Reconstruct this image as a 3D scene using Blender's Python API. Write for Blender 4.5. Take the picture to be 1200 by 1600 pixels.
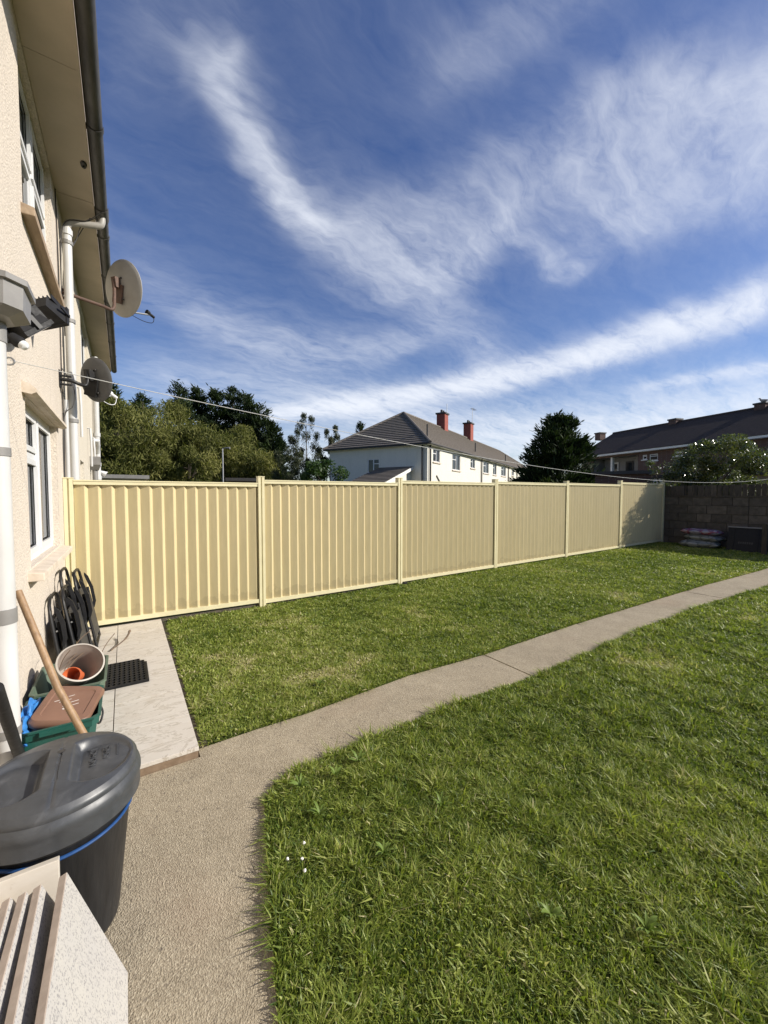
import bpy, bmesh, math, random
import numpy as np
from mathutils import Vector, Matrix, Quaternion, Euler
for _o in list(bpy.data.objects): bpy.data.objects.remove(_o)
scene = bpy.context.scene
COL = scene.collection
random.seed(7); rng = np.random.default_rng(11)
rad = math.radians
# ------------------------------------------------------------------ camera
FPX = 620.0; PIT = rad(2.4); YAW = rad(33.2); CAMH = 1.56
cam_d = bpy.data.cameras.new('camera'); cam = bpy.data.objects.new('camera', cam_d); COL.objects.link(cam)
cam.location = (0, 0, CAMH); cam.rotation_euler = (rad(90) - PIT, 0, -YAW)
cam_d.sensor_fit = 'VERTICAL'; cam_d.sensor_height = 24; cam_d.sensor_width = 18
cam_d.lens = FPX / 1600 * 24; cam_d.clip_start = .05; cam_d.clip_end = 3000
scene.camera = cam
# ------------------------------------------------------------------ light
SUN = Vector((1.0, -.74, .71)).normalized()
SUN_EL = math.asin(SUN.z); SUN_AZ = math.atan2(SUN.x, SUN.y)
sd = bpy.data.lights.new('sun', 'SUN'); sd.energy = 4.8; sd.angle = rad(.53); sd.color = (1, .945, .86)
so = bpy.data.objects.new('sun', sd); COL.objects.link(so)
so.rotation_euler = SUN.to_track_quat('Z', 'Y').to_euler(); so.location = (20, -12, 15)
vs = scene.view_settings
vs.view_transform = 'Standard'; vs.look = 'None'; vs.gamma = 1; vs.use_curve_mapping = False; vs.exposure = 0.45
CAMP = np.array([0, 0, CAMH])
def ray(px, py):
    a = (px - 600) / FPX; b = (800 - py) / FPX
    z = b * math.cos(PIT) - math.sin(PIT); w = math.cos(PIT) + b * math.sin(PIT)
    return np.array([a * math.cos(YAW) + w * math.sin(YAW), -a * math.sin(YAW) + w * math.cos(YAW), z])
def onz(px, py, z=0.): d = ray(px, py); return CAMP + d * ((z - CAMH) / d[2])
def onx(px, py, x): d = ray(px, py); return CAMP + d * (x / d[0])
def ony(px, py, y): d = ray(px, py); return CAMP + d * (y / d[1])
SLOPE = .0085
def gz(x): return SLOPE * x
def ong(px, py): d = ray(px, py); return CAMP + d * (-CAMH / (d[2] - SLOPE * d[0]))
def ondepth(px, py, dist):      # a direction and a horizontal distance
    d = ray(px, py); return CAMP + d * (dist / math.hypot(d[0], d[1]))
# ------------------------------------------------------------------ sky
world = bpy.data.worlds.new('World'); scene.world = world; world.use_nodes = True
wn = world.node_tree.nodes; wl = world.node_tree.links; wn.clear()
def wnode(t, **k):
    n = wn.new(t)
    for a, b in k.items(): setattr(n, a, b)
    return n
def wmath(op, a, b=None, c=None, clamp=False):
    n = wnode('ShaderNodeMath', operation=op, use_clamp=clamp)
    for i, s in enumerate((a, b, c)):
        if s is None: continue
        if isinstance(s, (int, float)): n.inputs[i].default_value = s
        else: wl.new(s, n.inputs[i])
    return n.outputs[0]
def wvec(op, a, b=None, out=0, scale=None):
    n = wnode('ShaderNodeVectorMath', operation=op)
    for i, s in enumerate((a, b)):
        if s is None: continue
        if isinstance(s, (tuple, list)): n.inputs[i].default_value = s
        else: wl.new(s, n.inputs[i])
    if scale is not None:
        if isinstance(scale, (int, float)): n.inputs['Scale'].default_value = scale
        else: wl.new(scale, n.inputs['Scale'])
    return n.outputs[out]
sky = wnode('ShaderNodeTexSky', sky_type='NISHITA'); sky.sun_disc = False
sky.sun_elevation = SUN_EL; sky.sun_rotation = SUN_AZ; sky.altitude = 0; sky.air_density = 1.0; sky.dust_density = .6; sky.ozone_density = 3.0
tc = wnode('ShaderNodeTexCoord'); sep = wnode('ShaderNodeSeparateXYZ'); wl.new(tc.outputs['Generated'], sep.inputs[0])
KZ = .22
den = wmath('ADD', wmath('MAXIMUM', sep.outputs[2], 0.0), KZ)
pc = wnode('ShaderNodeCombineXYZ'); wl.new(wmath('DIVIDE', sep.outputs[0], den), pc.inputs[0]); wl.new(wmath('DIVIDE', sep.outputs[1], den), pc.inputs[1])
P0 = pc.outputs[0]
def wnoise(vec, scale, detail=5, rough=.55, dist=0.0, stretch=None, rot=0):
    if stretch:
        mp = wnode('ShaderNodeMapping'); mp.inputs['Scale'].default_value = (stretch[0], stretch[1], 1); mp.inputs['Rotation'].default_value = (0, 0, rot)
        wl.new(vec, mp.inputs[0]); vec = mp.outputs[0]
    n = wnode('ShaderNodeTexNoise'); n.inputs['Scale'].default_value = scale; n.inputs['Detail'].default_value = detail
    n.inputs['Roughness'].default_value = rough; n.inputs['Distortion'].default_value = dist
    wl.new(vec, n.inputs['Vector']); return n
w1 = wnoise(P0, 2.6, 3)
P1 = wvec('ADD', P0, wvec('SCALE', wvec('SUBTRACT', w1.outputs['Color'], (.5, .5, .5)), scale=.24))
w2 = wnoise(P0, 11, 2)
P1 = wvec('ADD', P1, wvec('SCALE', wvec('SUBTRACT', w2.outputs['Color'], (.5, .5, .5)), scale=.07))
P2 = wvec('ADD', P0, wvec('ADD', wvec('SCALE', wvec('SUBTRACT', w1.outputs['Color'], (.5, .5, .5)), scale=.13), wvec('SCALE', wvec('SUBTRACT', w2.outputs['Color'], (.5, .5, .5)), scale=.05)))
def pp(px, py):
    d = ray(px, py); d = d / np.linalg.norm(d); k = max(d[2], 0) + KZ
    return np.array([d[0] / k, d[1] / k])
STROKES = [  # cirrus bands seen in the sky: points in the sky, half width, strength
    ([(318, 85), (360, 185), (420, 285), (500, 375)], 26, .95),
    ([(470, 345), (560, 405), (680, 420), (760, 380)], 42, .75),
    ([(560, 380), (720, 320), (880, 270), (1010, 195), (1240, 90)], 46, .40),
    ([(980, 310), (1110, 265), (1290, 215)], 66, .80),
    ([(780, 350), (910, 430)], 15, .5),
    ([(650, 440), (710, 510), (790, 590)], 40, .38),
    ([(300, 490), (430, 545), (600, 545)], 34, .55),
    ([(380, 655), (560, 622), (720, 602), (870, 582), (980, 545), (1250, 435)], -15, 2.3),
    ([(240, 598), (440, 612), (640, 650)], 26, .55),
    ([(600, 662), (800, 672), (1250, 618)], 24, .9),
    ([(380, 715), (700, 712), (1300, 690)], 34, 1.3),
    ([(1000, 606), (1230, 572)], -8, .9),
    ([(680, 90), (790, 30), (900, -40)], 55, .26),
    ([(190, 90), (330, 0)], 60, .10),
    ([(880, 180), (1000, 150), (1250, 170)], 40, .40),
]
dens = None
for pts, hw, st in STROKES:
    Q = np.array([pp(*p) for p in pts]); A, B = Q[0], Q[-1]; L = np.linalg.norm(B - A); e = (B - A) / L; nn = np.array([-e[1], e[0]])
    uu = (Q - A) @ e / L; vv = (Q - A) @ nn; c2, c1, c0_ = np.polyfit(uu, vv, 2) if len(pts) > 2 else (0, 0, 0)
    i = len(pts) // 2; a_, b_ = pts[i - 1], pts[i]; mpt = ((a_[0] + b_[0]) / 2, (a_[1] + b_[1]) / 2); dv = np.array([b_[0] - a_[0], b_[1] - a_[1]], float); dv /= np.linalg.norm(dv)
    rr = np.linalg.norm(pp(mpt[0] - dv[1] * hw, mpt[1] + dv[0] * hw) - pp(mpt[0] + dv[1] * hw, mpt[1] - dv[0] * hw)) / 2
    rr = abs(rr); q = wvec('SUBTRACT', P1 if hw > 0 else P2, (A[0], A[1], 0))
    u_ = wvec('DOT_PRODUCT', q, (e[0] / L, e[1] / L, 0), out=1); v_ = wvec('DOT_PRODUCT', q, (nn[0], nn[1], 0), out=1)
    fit = wmath('MULTIPLY_ADD', wmath('MULTIPLY_ADD', u_, float(c2), float(c1)), u_, float(c0_))
    ev = wmath('MULTIPLY', wmath('SUBTRACT', v_, fit), 1 / rr)
    eu = wmath('MULTIPLY', wmath('MAXIMUM', wmath('SUBTRACT', wmath('ABSOLUTE', wmath('MULTIPLY_ADD', u_, 2.0, -1.0)), .85), 0.0), L / 2 / max(rr, L * .10))
    qq = wmath('MULTIPLY_ADD', ev, ev, wmath('MULTIPLY', eu, eu))
    g = wmath('MULTIPLY', wmath('POWER', .5, qq), st)
    dens = g if dens is None else wmath('ADD', dens, g)
fib = wnoise(P1, 3.6, 8, .66, .25, stretch=(.8, 3.2), rot=rad(-38))
fib2 = wnoise(P0, 19, 4, .6, .6, stretch=(1.0, 1.8), rot=rad(20))
fibv = wmath('MULTIPLY_ADD', fib.outputs[0], 1.9, wmath('MULTIPLY', fib2.outputs[0], .55))
mod = wmath('MAXIMUM', wmath('SUBTRACT', fibv, .56), 0.0)
dcl = wmath('MULTIPLY', wmath('ADD', dens, .085), mod)
dcl = wmath('SUBTRACT', 1.0, wmath('POWER', 2.718, wmath('MULTIPLY', dcl, -.88)), clamp=True)
dcl = wmath('MULTIPLY', dcl, wmath('MULTIPLY', wmath('MAXIMUM', sep.outputs[2], 0.0), 30.0, clamp=True))
hs = wnode('ShaderNodeHueSaturation'); hs.inputs['Hue'].default_value = .515; hs.inputs['Saturation'].default_value = 1.20; hs.inputs['Value'].default_value = .90
wl.new(sky.outputs[0], hs.inputs['Color'])
cmix = wnode('ShaderNodeMix', data_type='RGBA'); wl.new(dcl, cmix.inputs[0]); wl.new(hs.outputs[0], cmix.inputs[6]); cmix.inputs[7].default_value = (6.9, 7.2, 7.8, 1)
bg = wnode('ShaderNodeBackground'); bg.inputs[1].default_value = .10; wl.new(cmix.outputs[2], bg.inputs[0])
wo = wnode('ShaderNodeOutputWorld'); wl.new(bg.outputs[0], wo.inputs[0])
world.cycles.sampling_method = 'MANUAL'; world.cycles.sample_map_resolution = 512
# ------------------------------------------------------------------ materials
def new_mat(name):
    m = bpy.data.materials.new(name); m.use_nodes = True
    return m, m.node_tree.nodes, m.node_tree.links, m.node_tree.nodes['Principled BSDF']
def coords(n, l, kind='pos', scale=None):
    if kind == 'pos': s = n.new('ShaderNodeNewGeometry').outputs['Position']
    else: s = n.new('ShaderNodeTexCoord').outputs['Object']
    if scale:
        mp = n.new('ShaderNodeMapping'); mp.inputs['Scale'].default_value = scale; l.new(s, mp.inputs[0]); s = mp.outputs[0]
    return s
def noise(n, l, vec, scale, detail=6, rough=.6, dist=0):
    t = n.new('ShaderNodeTexNoise'); t.inputs['Scale'].default_value = scale; t.inputs['Detail'].default_value = detail
    t.inputs['Roughness'].default_value = rough; t.inputs['Distortion'].default_value = dist
    l.new(vec, t.inputs['Vector']); return t.outputs[0]
def ramp(n, l, fac, stops):
    r = n.new('ShaderNodeValToRGB'); e = r.color_ramp.elements
    while len(e) < len(stops): e.new(.5)
    for i, (p, c) in enumerate(stops):
        e[i].position = p; e[i].color = (c, c, c, 1) if isinstance(c, (int, float)) else tuple(c) + (1,)
    l.new(fac, r.inputs[0]); return r.outputs[0]
def mix(n, l, fac, a, b, mode='MIX'):
    m = n.new('ShaderNodeMix'); m.data_type = 'RGBA'; m.blend_type = mode
    for i, s in ((0, fac), (6, a), (7, b)):
        if isinstance(s, (int, float)): m.inputs[i].default_value = s
        elif isinstance(s, (tuple, list)): m.inputs[i].default_value = tuple(s) + ((1,) if len(s) == 3 else ())
        else: l.new(s, m.inputs[i])
    return m.outputs[2]
def bump(n, l, b, h, strength=.3, dist=.01):
    bm_ = n.new('ShaderNodeBump'); bm_.inputs['Strength'].default_value = strength; bm_.inputs['Distance'].default_value = dist
    l.new(h, bm_.inputs['Height']); l.new(bm_.outputs[0], b.inputs['Normal']); return bm_
def mat(name, c1, c2=None, scale=6, rough=.6, bmp=0, bscale=60, bdist=.004, spec=.5, metal=0, rnd=0, kind='pos', stretch=None, rough2=None):
    m, n, l, b = new_mat(name)
    b.inputs['Roughness'].default_value = rough; b.inputs['Metallic'].default_value = metal; b.inputs['Specular IOR Level'].default_value = spec
    if c2 is None: c2 = tuple(x * .8 for x in c1)
    v = coords(n, l, kind, stretch)
    f = noise(n, l, v, scale)
    col = ramp(n, l, f, [(.32, c1), (.68, c2)])
    if rnd:
        oi = n.new('ShaderNodeObjectInfo')
        col = mix(n, l, 1.0, col, ramp(n, l, oi.outputs['Random'], [(0, 1 - rnd), (1, 1.0)]), 'MULTIPLY')
    l.new(col, b.inputs['Base Color'])
    if rough2 is not None: l.new(ramp(n, l, noise(n, l, v, scale * 2.3), [(.3, rough), (.7, rough2)]), b.inputs['Roughness'])
    if bmp: bump(n, l, b, noise(n, l, v, bscale, 5), bmp, bdist)
    return m
MT = {}
MT['black'] = mat('black_plastic', (.009, .009, .010), (.017, .017, .018), 20, .5, rough2=.65, spec=.25)
MT['blackmetal'] = mat('black_metal', (.011, .011, .012), (.02, .019, .018), 25, .45, spec=.3)
MT['gutter'] = mat('gutter_plastic', (.035, .032, .029), (.095, .088, .078), 9, .42, bmp=.1, bscale=30, stretch=(1, .35, 1), rough2=.6)
MT['upvc'] = mat('white_upvc', (.70, .70, .70), (.64, .64, .63), 3, .3)
MT['pipe'] = mat('white_pipe', (.54, .535, .52), (.45, .445, .43), 5, .42, bmp=.05, stretch=(1, 1, .4))
MT['greyplastic'] = mat('grey_plastic', (.22, .212, .20), (.17, .163, .155), 8, .5)
MT['soffit'] = mat('soffit_paint', (.50, .42, .32), (.42, .35, .265), 2.5, .7, bmp=.05)
MT['stone'] = mat('sill_stone', (.62, .54, .44), (.48, .40, .31), 14, .85, bmp=.3, bscale=90)
MT['timberpaint'] = mat('old_timber', (.36, .27, .18), (.24, .17, .11), 12, .75, bmp=.2, stretch=(3, .6, 3))
MT['wood'] = mat('pale_wood', (.33, .21, .11), (.20, .12, .06), 9, .55, bmp=.2, kind='obj', stretch=(6, 6, .8))
MT['greywood'] = mat('weathered_wood', (.12, .098, .07), (.055, .045, .034), 12, .9, bmp=.5, rnd=.5, stretch=(4, 4, .6))
MT['dishgrey'] = mat('dish_grey', (.34, .32, .285), (.28, .262, .23), 6, .5)
MT['dishdark'] = mat('dish_dark', (.06, .06, .06), (.085, .085, .082), 8, .5)
MT['rust'] = mat('rusty_steel', (.13, .07, .045), (.075, .045, .035), 30, .7, bmp=.3)
MT['steel'] = mat('steel', (.42, .42, .42), (.3, .3, .3), 12, .4, metal=.7)
MT['roof'] = mat('roof_underside', (.10, .09, .08), (.07, .065, .06), 6, .8)
MT['green'] = mat('green_plastic', (.014, .085, .066), (.011, .065, .05), 6, .42, bmp=.05)
MT['oldgreen'] = mat('faded_green_plastic', (.11, .15, .105), (.075, .105, .075), 6, .55, bmp=.1)
MT['brown'] = mat('brown_plastic', (.21, .115, .075), (.16, .085, .055), 5, .5, bmp=.05)
MT['mark'] = mat('worn_white_print', (.55, .5, .45), (.4, .35, .3), 40, .7)
MT['blue'] = mat('blue_plastic', (.05, .25, .62), (.03, .15, .42), 14, .4, bmp=.4, bscale=25)
MT['bluecord'] = mat('blue_cord', (.01, .06, .20), (.008, .045, .15), 60, .5)
MT['potgrey'] = mat('grey_pot', (.40, .36, .31), (.31, .28, .235), 7, .55)
MT['potin'] = mat('pot_inside', (.30, .25, .21), (.22, .18, .15), 7, .6)
MT['terra'] = mat('orange_pot', (.56, .13, .04), (.42, .09, .03), 10, .6)
MT['white'] = mat('white_paint', (.8, .79, .75), (.72, .70, .65), 2, .6)
MT['twig'] = mat('dry_twig', (.16, .11, .07), (.09, .06, .04), 20, .8)
MT['line'] = mat('line_plastic', (.55, .55, .53), (.45, .45, .43), 20, .5)
MT['soil'] = mat('soil', (.06, .042, .028), (.032, .023, .015), 14, .95, bmp=.6, bscale=40, bdist=.02)
MT['cap'] = mat('dark_cap', (.03, .028, .027), (.05, .045, .04), 20, .6)
# --- special materials
def render_mat(name, c1, c2):
    m, n, l, b = new_mat(name); b.inputs['Roughness'].default_value = .9; b.inputs['Specular IOR Level'].default_value = .2
    v = coords(n, l)
    big = noise(n, l, coords(n, l, 'pos', (1, 1, .45)), 1.6, 6)
    fine = noise(n, l, v, 64, 4, .7)
    vo = n.new('ShaderNodeTexVoronoi'); vo.inputs['Scale'].default_value = 70; l.new(v, vo.inputs['Vector'])
    col = ramp(n, l, big, [(.3, c1), (.7, c2)])
    col = mix(n, l, .6, col, ramp(n, l, fine, [(.32, tuple(x * .62 for x in c1)), (.6, tuple(x * 1.1 for x in c1))]))
    col = mix(n, l, ramp(n, l, noise(n, l, coords(n, l, 'pos', (5, 5, .45)), 1.4, 6, .7), [(.55, 0.0), (.8, .35)]), col, tuple(x * .6 for x in c2))
    l.new(col, b.inputs['Base Color'])
    ad = n.new('ShaderNodeMath'); ad.operation = 'SUBTRACT'; l.new(fine, ad.inputs[0]); l.new(vo.outputs['Distance'], ad.inputs[1])
    bump(n, l, b, ad.outputs[0], .5, .008)
    return m
MT['render'] = render_mat('cream_roughcast', (.60, .53, .445), (.55, .48, .395))
MT['render2'] = render_mat('pale_cream_roughcast', (.62, .56, .455), (.56, .495, .395))
MT['housewhite'] = render_mat('white_roughcast', (.72, .69, .60), (.62, .59, .50))
def concrete():
    m, n, l, b = new_mat('path_concrete'); b.inputs['Roughness'].default_value = .92; b.inputs['Specular IOR Level'].default_value = .2
    v = coords(n, l)
    big = noise(n, l, v, 1.7, 7, .65, .6); mid = noise(n, l, v, 9, 6); fine = noise(n, l, v, 140, 3)
    c = ramp(n, l, big, [(.30, (.20, .163, .110)), (.5, (.350, .291, .202)), (.70, (.48, .405, .288))])
    c = mix(n, l, .5, c, ramp(n, l, mid, [(.3, (.25, .206, .144)), (.7, (.42, .353, .254))]))
    vo = n.new('ShaderNodeTexVoronoi'); vo.inputs['Scale'].default_value = 190; l.new(v, vo.inputs['Vector'])
    c = mix(n, l, .42, c, ramp(n, l, vo.outputs['Color'], [(.1, (.14, .115, .08)), (.5, (.33, .28, .195)), (.9, (.57, .50, .37))]))
    v2 = n.new('ShaderNodeTexVoronoi'); v2.inputs['Scale'].default_value = 21; l.new(v, v2.inputs['Vector'])
    sp = ramp(n, l, v2.outputs['Distance'], [(.10, 1.0), (.20, 0.0)])
    gate = ramp(n, l, noise(n, l, v, 1.3, 3), [(.42, 0.0), (.56, 1.0)])
    sp = mix(n, l, 1.0, sp, gate, 'MULTIPLY')
    f = n.new('ShaderNodeMath'); f.operation = 'MULTIPLY'; l.new(sp, f.inputs[0]); f.inputs[1].default_value = .6
    c = mix(n, l, f.outputs[0], c, (.12, .10, .08))
    rd = ramp(n, l, noise(n, l, v, .9, 3, .5), [(.55, 0.0), (.75, .45)])
    c = mix(n, l, rd, c, (.36, .25, .17))
    l.new(c, b.inputs['Base Color'])
    ad = n.new('ShaderNodeMath'); ad.operation = 'ADD'; l.new(fine, ad.inputs[0]); l.new(vo.outputs['Distance'], ad.inputs[1])
    bump(n, l, b, ad.outputs[0], .6, .006)
    return m
MT['concrete'] = concrete()
def marble():
    m, n, l, b = new_mat('pale_veined_tile'); b.inputs['Roughness'].default_value = .45
    v = coords(n, l, 'pos', (1, 1, 1))
    mp = n.new('ShaderNodeMapping'); mp.inputs['Rotation'].default_value = (0, 0, rad(35)); mp.inputs['Scale'].default_value = (1.1, 2.6, 1); l.new(v, mp.inputs[0])
    oi = n.new('ShaderNodeObjectInfo')
    off = n.new('ShaderNodeVectorMath'); off.operation = 'ADD'; l.new(mp.outputs[0], off.inputs[0])
    sc = n.new('ShaderNodeMath'); sc.operation = 'MULTIPLY'; sc.inputs[1].default_value = 37; l.new(oi.outputs['Random'], sc.inputs[0]); l.new(sc.outputs[0], off.inputs[1])
    f = noise(n, l, off.outputs[0], 2.4, 9, .65, 1.4)
    c = ramp(n, l, f, [(.30, (.50, .45, .38)), (.47, (.56, .515, .45)), (.495, (.36, .315, .25)), (.515, (.57, .525, .46)), (.8, (.52, .48, .41))])
    dirt = ramp(n, l, noise(n, l, v, 5, 7, .7), [(.55, 0.0), (.75, .55)])
    c = mix(n, l, dirt, c, (.40, .33, .25))
    c = mix(n, l, ramp(n, l, noise(n, l, v, 45, 4), [(.62, 0.0), (.72, .5)]), c, (.32, .26, .19))
    l.new(c, b.inputs['Base Color']); bump(n, l, b, f, .15, .003)
    return m
MT['marble'] = marble()
def speckle():
    m, n, l, b = new_mat('speckled_tile_face'); b.inputs['Roughness'].default_value = .6
    v = coords(n, l, 'obj')
    f = noise(n, l, v, 170, 3, .5); g = noise(n, l, v, 5, 5)
    c = ramp(n, l, g, [(.3, (.43, .41, .385)), (.7, (.47, .445, .40))])
    c = mix(n, l, ramp(n, l, f, [(.54, 0.0), (.62, .8)]), c, (.22, .21, .21))
    l.new(c, b.inputs['Base Color']); bump(n, l, b, f, .15, .002)
    return m
MT['speckle'] = speckle()
MT['tileedge'] = mat('tile_edge', (.40, .33, .27), (.32, .26, .21), 30, .8, bmp=.2, kind='obj')
MT['mortar'] = mat('mortar_edge', (.24, .17, .11), (.17, .115, .07), 20, .9, bmp=.5)
def dustbin_mat():
    m, n, l, b = new_mat('grey_bin_plastic')
    v = coords(n, l)
    f = noise(n, l, v, 9, 7, .65, .8)
    c = ramp(n, l, f, [(.3, (.034, .036, .039)), (.55, (.054, .057, .062)), (.75, (.10, .103, .108))])
    c = mix(n, l, ramp(n, l, noise(n, l, v, 60, 4, .6, 2), [(.60, 0.0), (.72, .5)]), c, (.03, .03, .03))
    l.new(c, b.inputs['Base Color'])
    l.new(ramp(n, l, noise(n, l, v, 14, 5), [(.3, .30), (.7, .50)]), b.inputs['Roughness'])
    bump(n, l, b, noise(n, l, v, 260, 2), .08, .001)
    return m
MT['binlid'] = dustbin_mat()
MT['binbody'] = mat('black_bin_plastic', (.011, .011, .012), (.021, .021, .022), 7, .42, spec=.3, bmp=.08, bscale=40, stretch=(6, 6, .6), rough2=.55)
def fence_mat():
    m, n, l, b = new_mat('cream_coated_steel'); b.inputs['Roughness'].default_value = .38
    v = coords(n, l, 'pos', (1, 1, .12))
    f = noise(n, l, v, 26, 5); g = noise(n, l, coords(n, l), 1.2, 3)
    c = ramp(n, l, f, [(.3, (.57, .475, .272)), (.7, (.51, .425, .24))])
    c = mix(n, l, ramp(n, l, g, [(.5, 0.0), (.8, .25)]), c, (.54, .46, .28))
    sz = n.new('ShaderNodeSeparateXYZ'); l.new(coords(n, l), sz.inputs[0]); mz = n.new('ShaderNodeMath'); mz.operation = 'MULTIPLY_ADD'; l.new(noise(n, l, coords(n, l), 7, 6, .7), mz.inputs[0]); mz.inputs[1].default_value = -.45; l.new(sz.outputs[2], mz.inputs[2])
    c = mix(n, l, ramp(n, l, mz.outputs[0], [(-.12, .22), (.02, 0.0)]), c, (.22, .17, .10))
    l.new(c, b.inputs['Base Color'])
    w = n.new('ShaderNodeTexWave'); w.bands_direction = 'X'; w.inputs['Scale'].default_value = 40; w.inputs['Distortion'].default_value = .2
    l.new(coords(n, l), w.inputs['Vector']); bump(n, l, b, w.outputs[0], .22, .0025)
    return m
MT['fence'] = fence_mat()
MT['fencerail'] = mat('cream_rail_steel', (.70, .635, .405), (.64, .575, .36), 6, .35)
def turf():
    m, n, l, b = new_mat('turf_soil'); b.inputs['Roughness'].default_value = 1; b.inputs['Specular IOR Level'].default_value = .1
    v = coords(n, l)
    f = noise(n, l, v, 3, 8, .7); g = noise(n, l, v, 90, 4)
    c = ramp(n, l, f, [(.3, (.045, .075, .014)), (.55, (.075, .10, .022)), (.75, (.13, .115, .045))])
    c = mix(n, l, ramp(n, l, g, [(.35, .7), (.65, 0.0)]), c, (.03, .036, .012))
    l.new(c, b.inputs['Base Color']); bump(n, l, b, g, .8, .03)
    return m
MT['turf'] = turf()
def leafy(name, stops, rough=.5, trans=.35, spec=.4):
    m, n, l, b = new_mat(name); b.inputs['Roughness'].default_value = rough; b.inputs['Specular IOR Level'].default_value = spec
    at = n.new('ShaderNodeAttribute'); at.attribute_name = 'tint'
    c = ramp(n, l, at.outputs['Fac'], stops); l.new(c, b.inputs['Base Color'])
    tr = n.new('ShaderNodeBsdfTranslucent'); l.new(mix(n, l, 1.0, c, (1.1, 1.25, .5), 'MULTIPLY'), tr.inputs[0])
    ms = n.new('ShaderNodeMixShader'); ms.inputs[0].default_value = trans
    l.new(b.outputs[0], ms.inputs[1]); l.new(tr.outputs[0], ms.inputs[2]); l.new(ms.outputs[0], n['Material Output'].inputs[0])
    return m
MT['grass'] = leafy('grass_blades', [(0, (.055, .10, .014)), (.35, (.190, .240, .038)), (.65, (.325, .360, .082)), (.88, (.38, .38, .14)), (1, (.52, .46, .26))], .5, .34, .35)
MT['weed'] = leafy('weed_leaf', [(0, (.12, .19, .035)), (1, (.19, .25, .055))], .5, .3, .3)
MT['willow'] = leafy('olive_foliage', [(0, (.060, .072, .018)), (.5, (.145, .150, .042)), (1, (.235, .225, .072))], .7, .3, .2)
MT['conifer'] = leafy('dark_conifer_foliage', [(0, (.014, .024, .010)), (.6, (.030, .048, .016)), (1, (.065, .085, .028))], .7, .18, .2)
MT['birch'] = leafy('birch_foliage', [(0, (.03, .04, .016)), (.6, (.06, .07, .03)), (1, (.10, .11, .05))], .6, .25)
MT['bush'] = leafy('bright_bush_foliage', [(0, (.025, .055, .012)), (.6, (.055, .10, .02)), (1, (.10, .16, .03))], .5, .25)
MT['laurel'] = leafy('glossy_laurel_foliage', [(0, (.035, .050, .012)), (.6, (.085, .105, .026)), (1, (.17, .175, .05))], .27, .30, .9)
MT['bark'] = mat('bark', (.07, .055, .04), (.035, .028, .02), 10, .95, bmp=.5, bscale=12, bdist=.05)
MT['birchbark'] = mat('birch_bark', (.30, .28, .25), (.10, .09, .08), 8, .9)
def glass():
    m, n, l, b = new_mat('window_glass')
    n.remove(b)
    g = n.new('ShaderNodeBsdfGlossy'); g.inputs['Roughness'].default_value = .02
    t = n.new('ShaderNodeBsdfTransparent'); t.inputs[0].default_value = (.86, .9, .9, 1)
    fr = n.new('ShaderNodeFresnel'); fr.inputs[0].default_value = 1.75
    ms = n.new('ShaderNodeMixShader'); l.new(fr.outputs[0], ms.inputs[0]); l.new(t.outputs[0], ms.inputs[1]); l.new(g.outputs[0], ms.inputs[2])
    l.new(ms.outputs[0], n['Material Output'].inputs[0]); return m
MT['glass'] = glass()
MT['pane'] = mat('dark_window_pane', (.012, .014, .016), (.022, .026, .03), 1.5, .08, spec=.45)
MT['room'] = mat('room_interior', (.34, .30, .26), (.28, .24, .2), 2, .9)
MT['blind'] = mat('net_curtain', (.62, .60, .56), (.5, .48, .45), 30, .9, stretch=(1, 4, .2))
def tiles(name, c1, c2, scale, xr=1.0):
    m, n, l, b = new_mat(name); b.inputs['Roughness'].default_value = .75; b.inputs['Specular IOR Level'].default_value = .3
    v = coords(n, l); f = noise(n, l, v, scale, 6, .7); g = noise(n, l, v, 1.1, 4)
    c = ramp(n, l, f, [(.3, c1), (.7, c2)]); c = mix(n, l, ramp(n, l, g, [(.5, 0.0), (.75, .4)]), c, tuple(x * 1.25 for x in c2))
    l.new(c, b.inputs['Base Color']); return m
MT['rooftile'] = tiles('grey_roof_tile', (.19, .165, .138), (.125, .108, .09), 3.2)
MT['browntile'] = tiles('brown_roof_tile', (.070, .050, .039), (.045, .033, .027), 4)
def brick(name, c1, c2, mo):
    m, n, l, b = new_mat(name); b.inputs['Roughness'].default_value = .9
    tcx = n.new('ShaderNodeTexCoord'); mp = n.new('ShaderNodeMapping'); mp.inputs['Rotation'].default_value = (rad(90), 0, 0)
    l.new(tcx.outputs['Object'], mp.inputs[0])
    bt = n.new('ShaderNodeTexBrick'); bt.inputs['Scale'].default_value = 1; bt.inputs['Brick Width'].default_value = .225; bt.inputs['Row Height'].default_value = .075; bt.inputs['Mortar Size'].default_value = .008
    bt.inputs['Color1'].default_value = c1 + (1,); bt.inputs['Color2'].default_value = c2 + (1,); bt.inputs['Mortar'].default_value = mo + (1,)
    l.new(mp.outputs[0], bt.inputs['Vector']); l.new(bt.outputs[0], b.inputs['Base Color']); return m
MT['brick'] = brick('dark_red_brick', (.115, .055, .042), (.085, .045, .035), (.13, .11, .09))
MT['chimney'] = mat('red_brick', (.30, .075, .05), (.22, .055, .04), 8, .85)
MT['block'] = mat('concrete_block', (.155, .132, .104), (.085, .072, .056), 7, .95, bmp=.6, bscale=55, bdist=.006, rnd=.4)
MT['blockmortar'] = mat('wall_mortar', (.09, .078, .062), (.055, .048, .04), 20, .95, bmp=.4)
def bag(name, cols, scale):
    m, n, l, b = new_mat(name); b.inputs['Roughness'].default_value = .35
    v = coords(n, l, 'obj', (1, 1, 2)); f = noise(n, l, v, scale, 2, .4, .8)
    c = ramp(n, l, f, cols); l.new(c, b.inputs['Base Color']); bump(n, l, b, noise(n, l, v, 14, 4), .5, .02); return m
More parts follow.
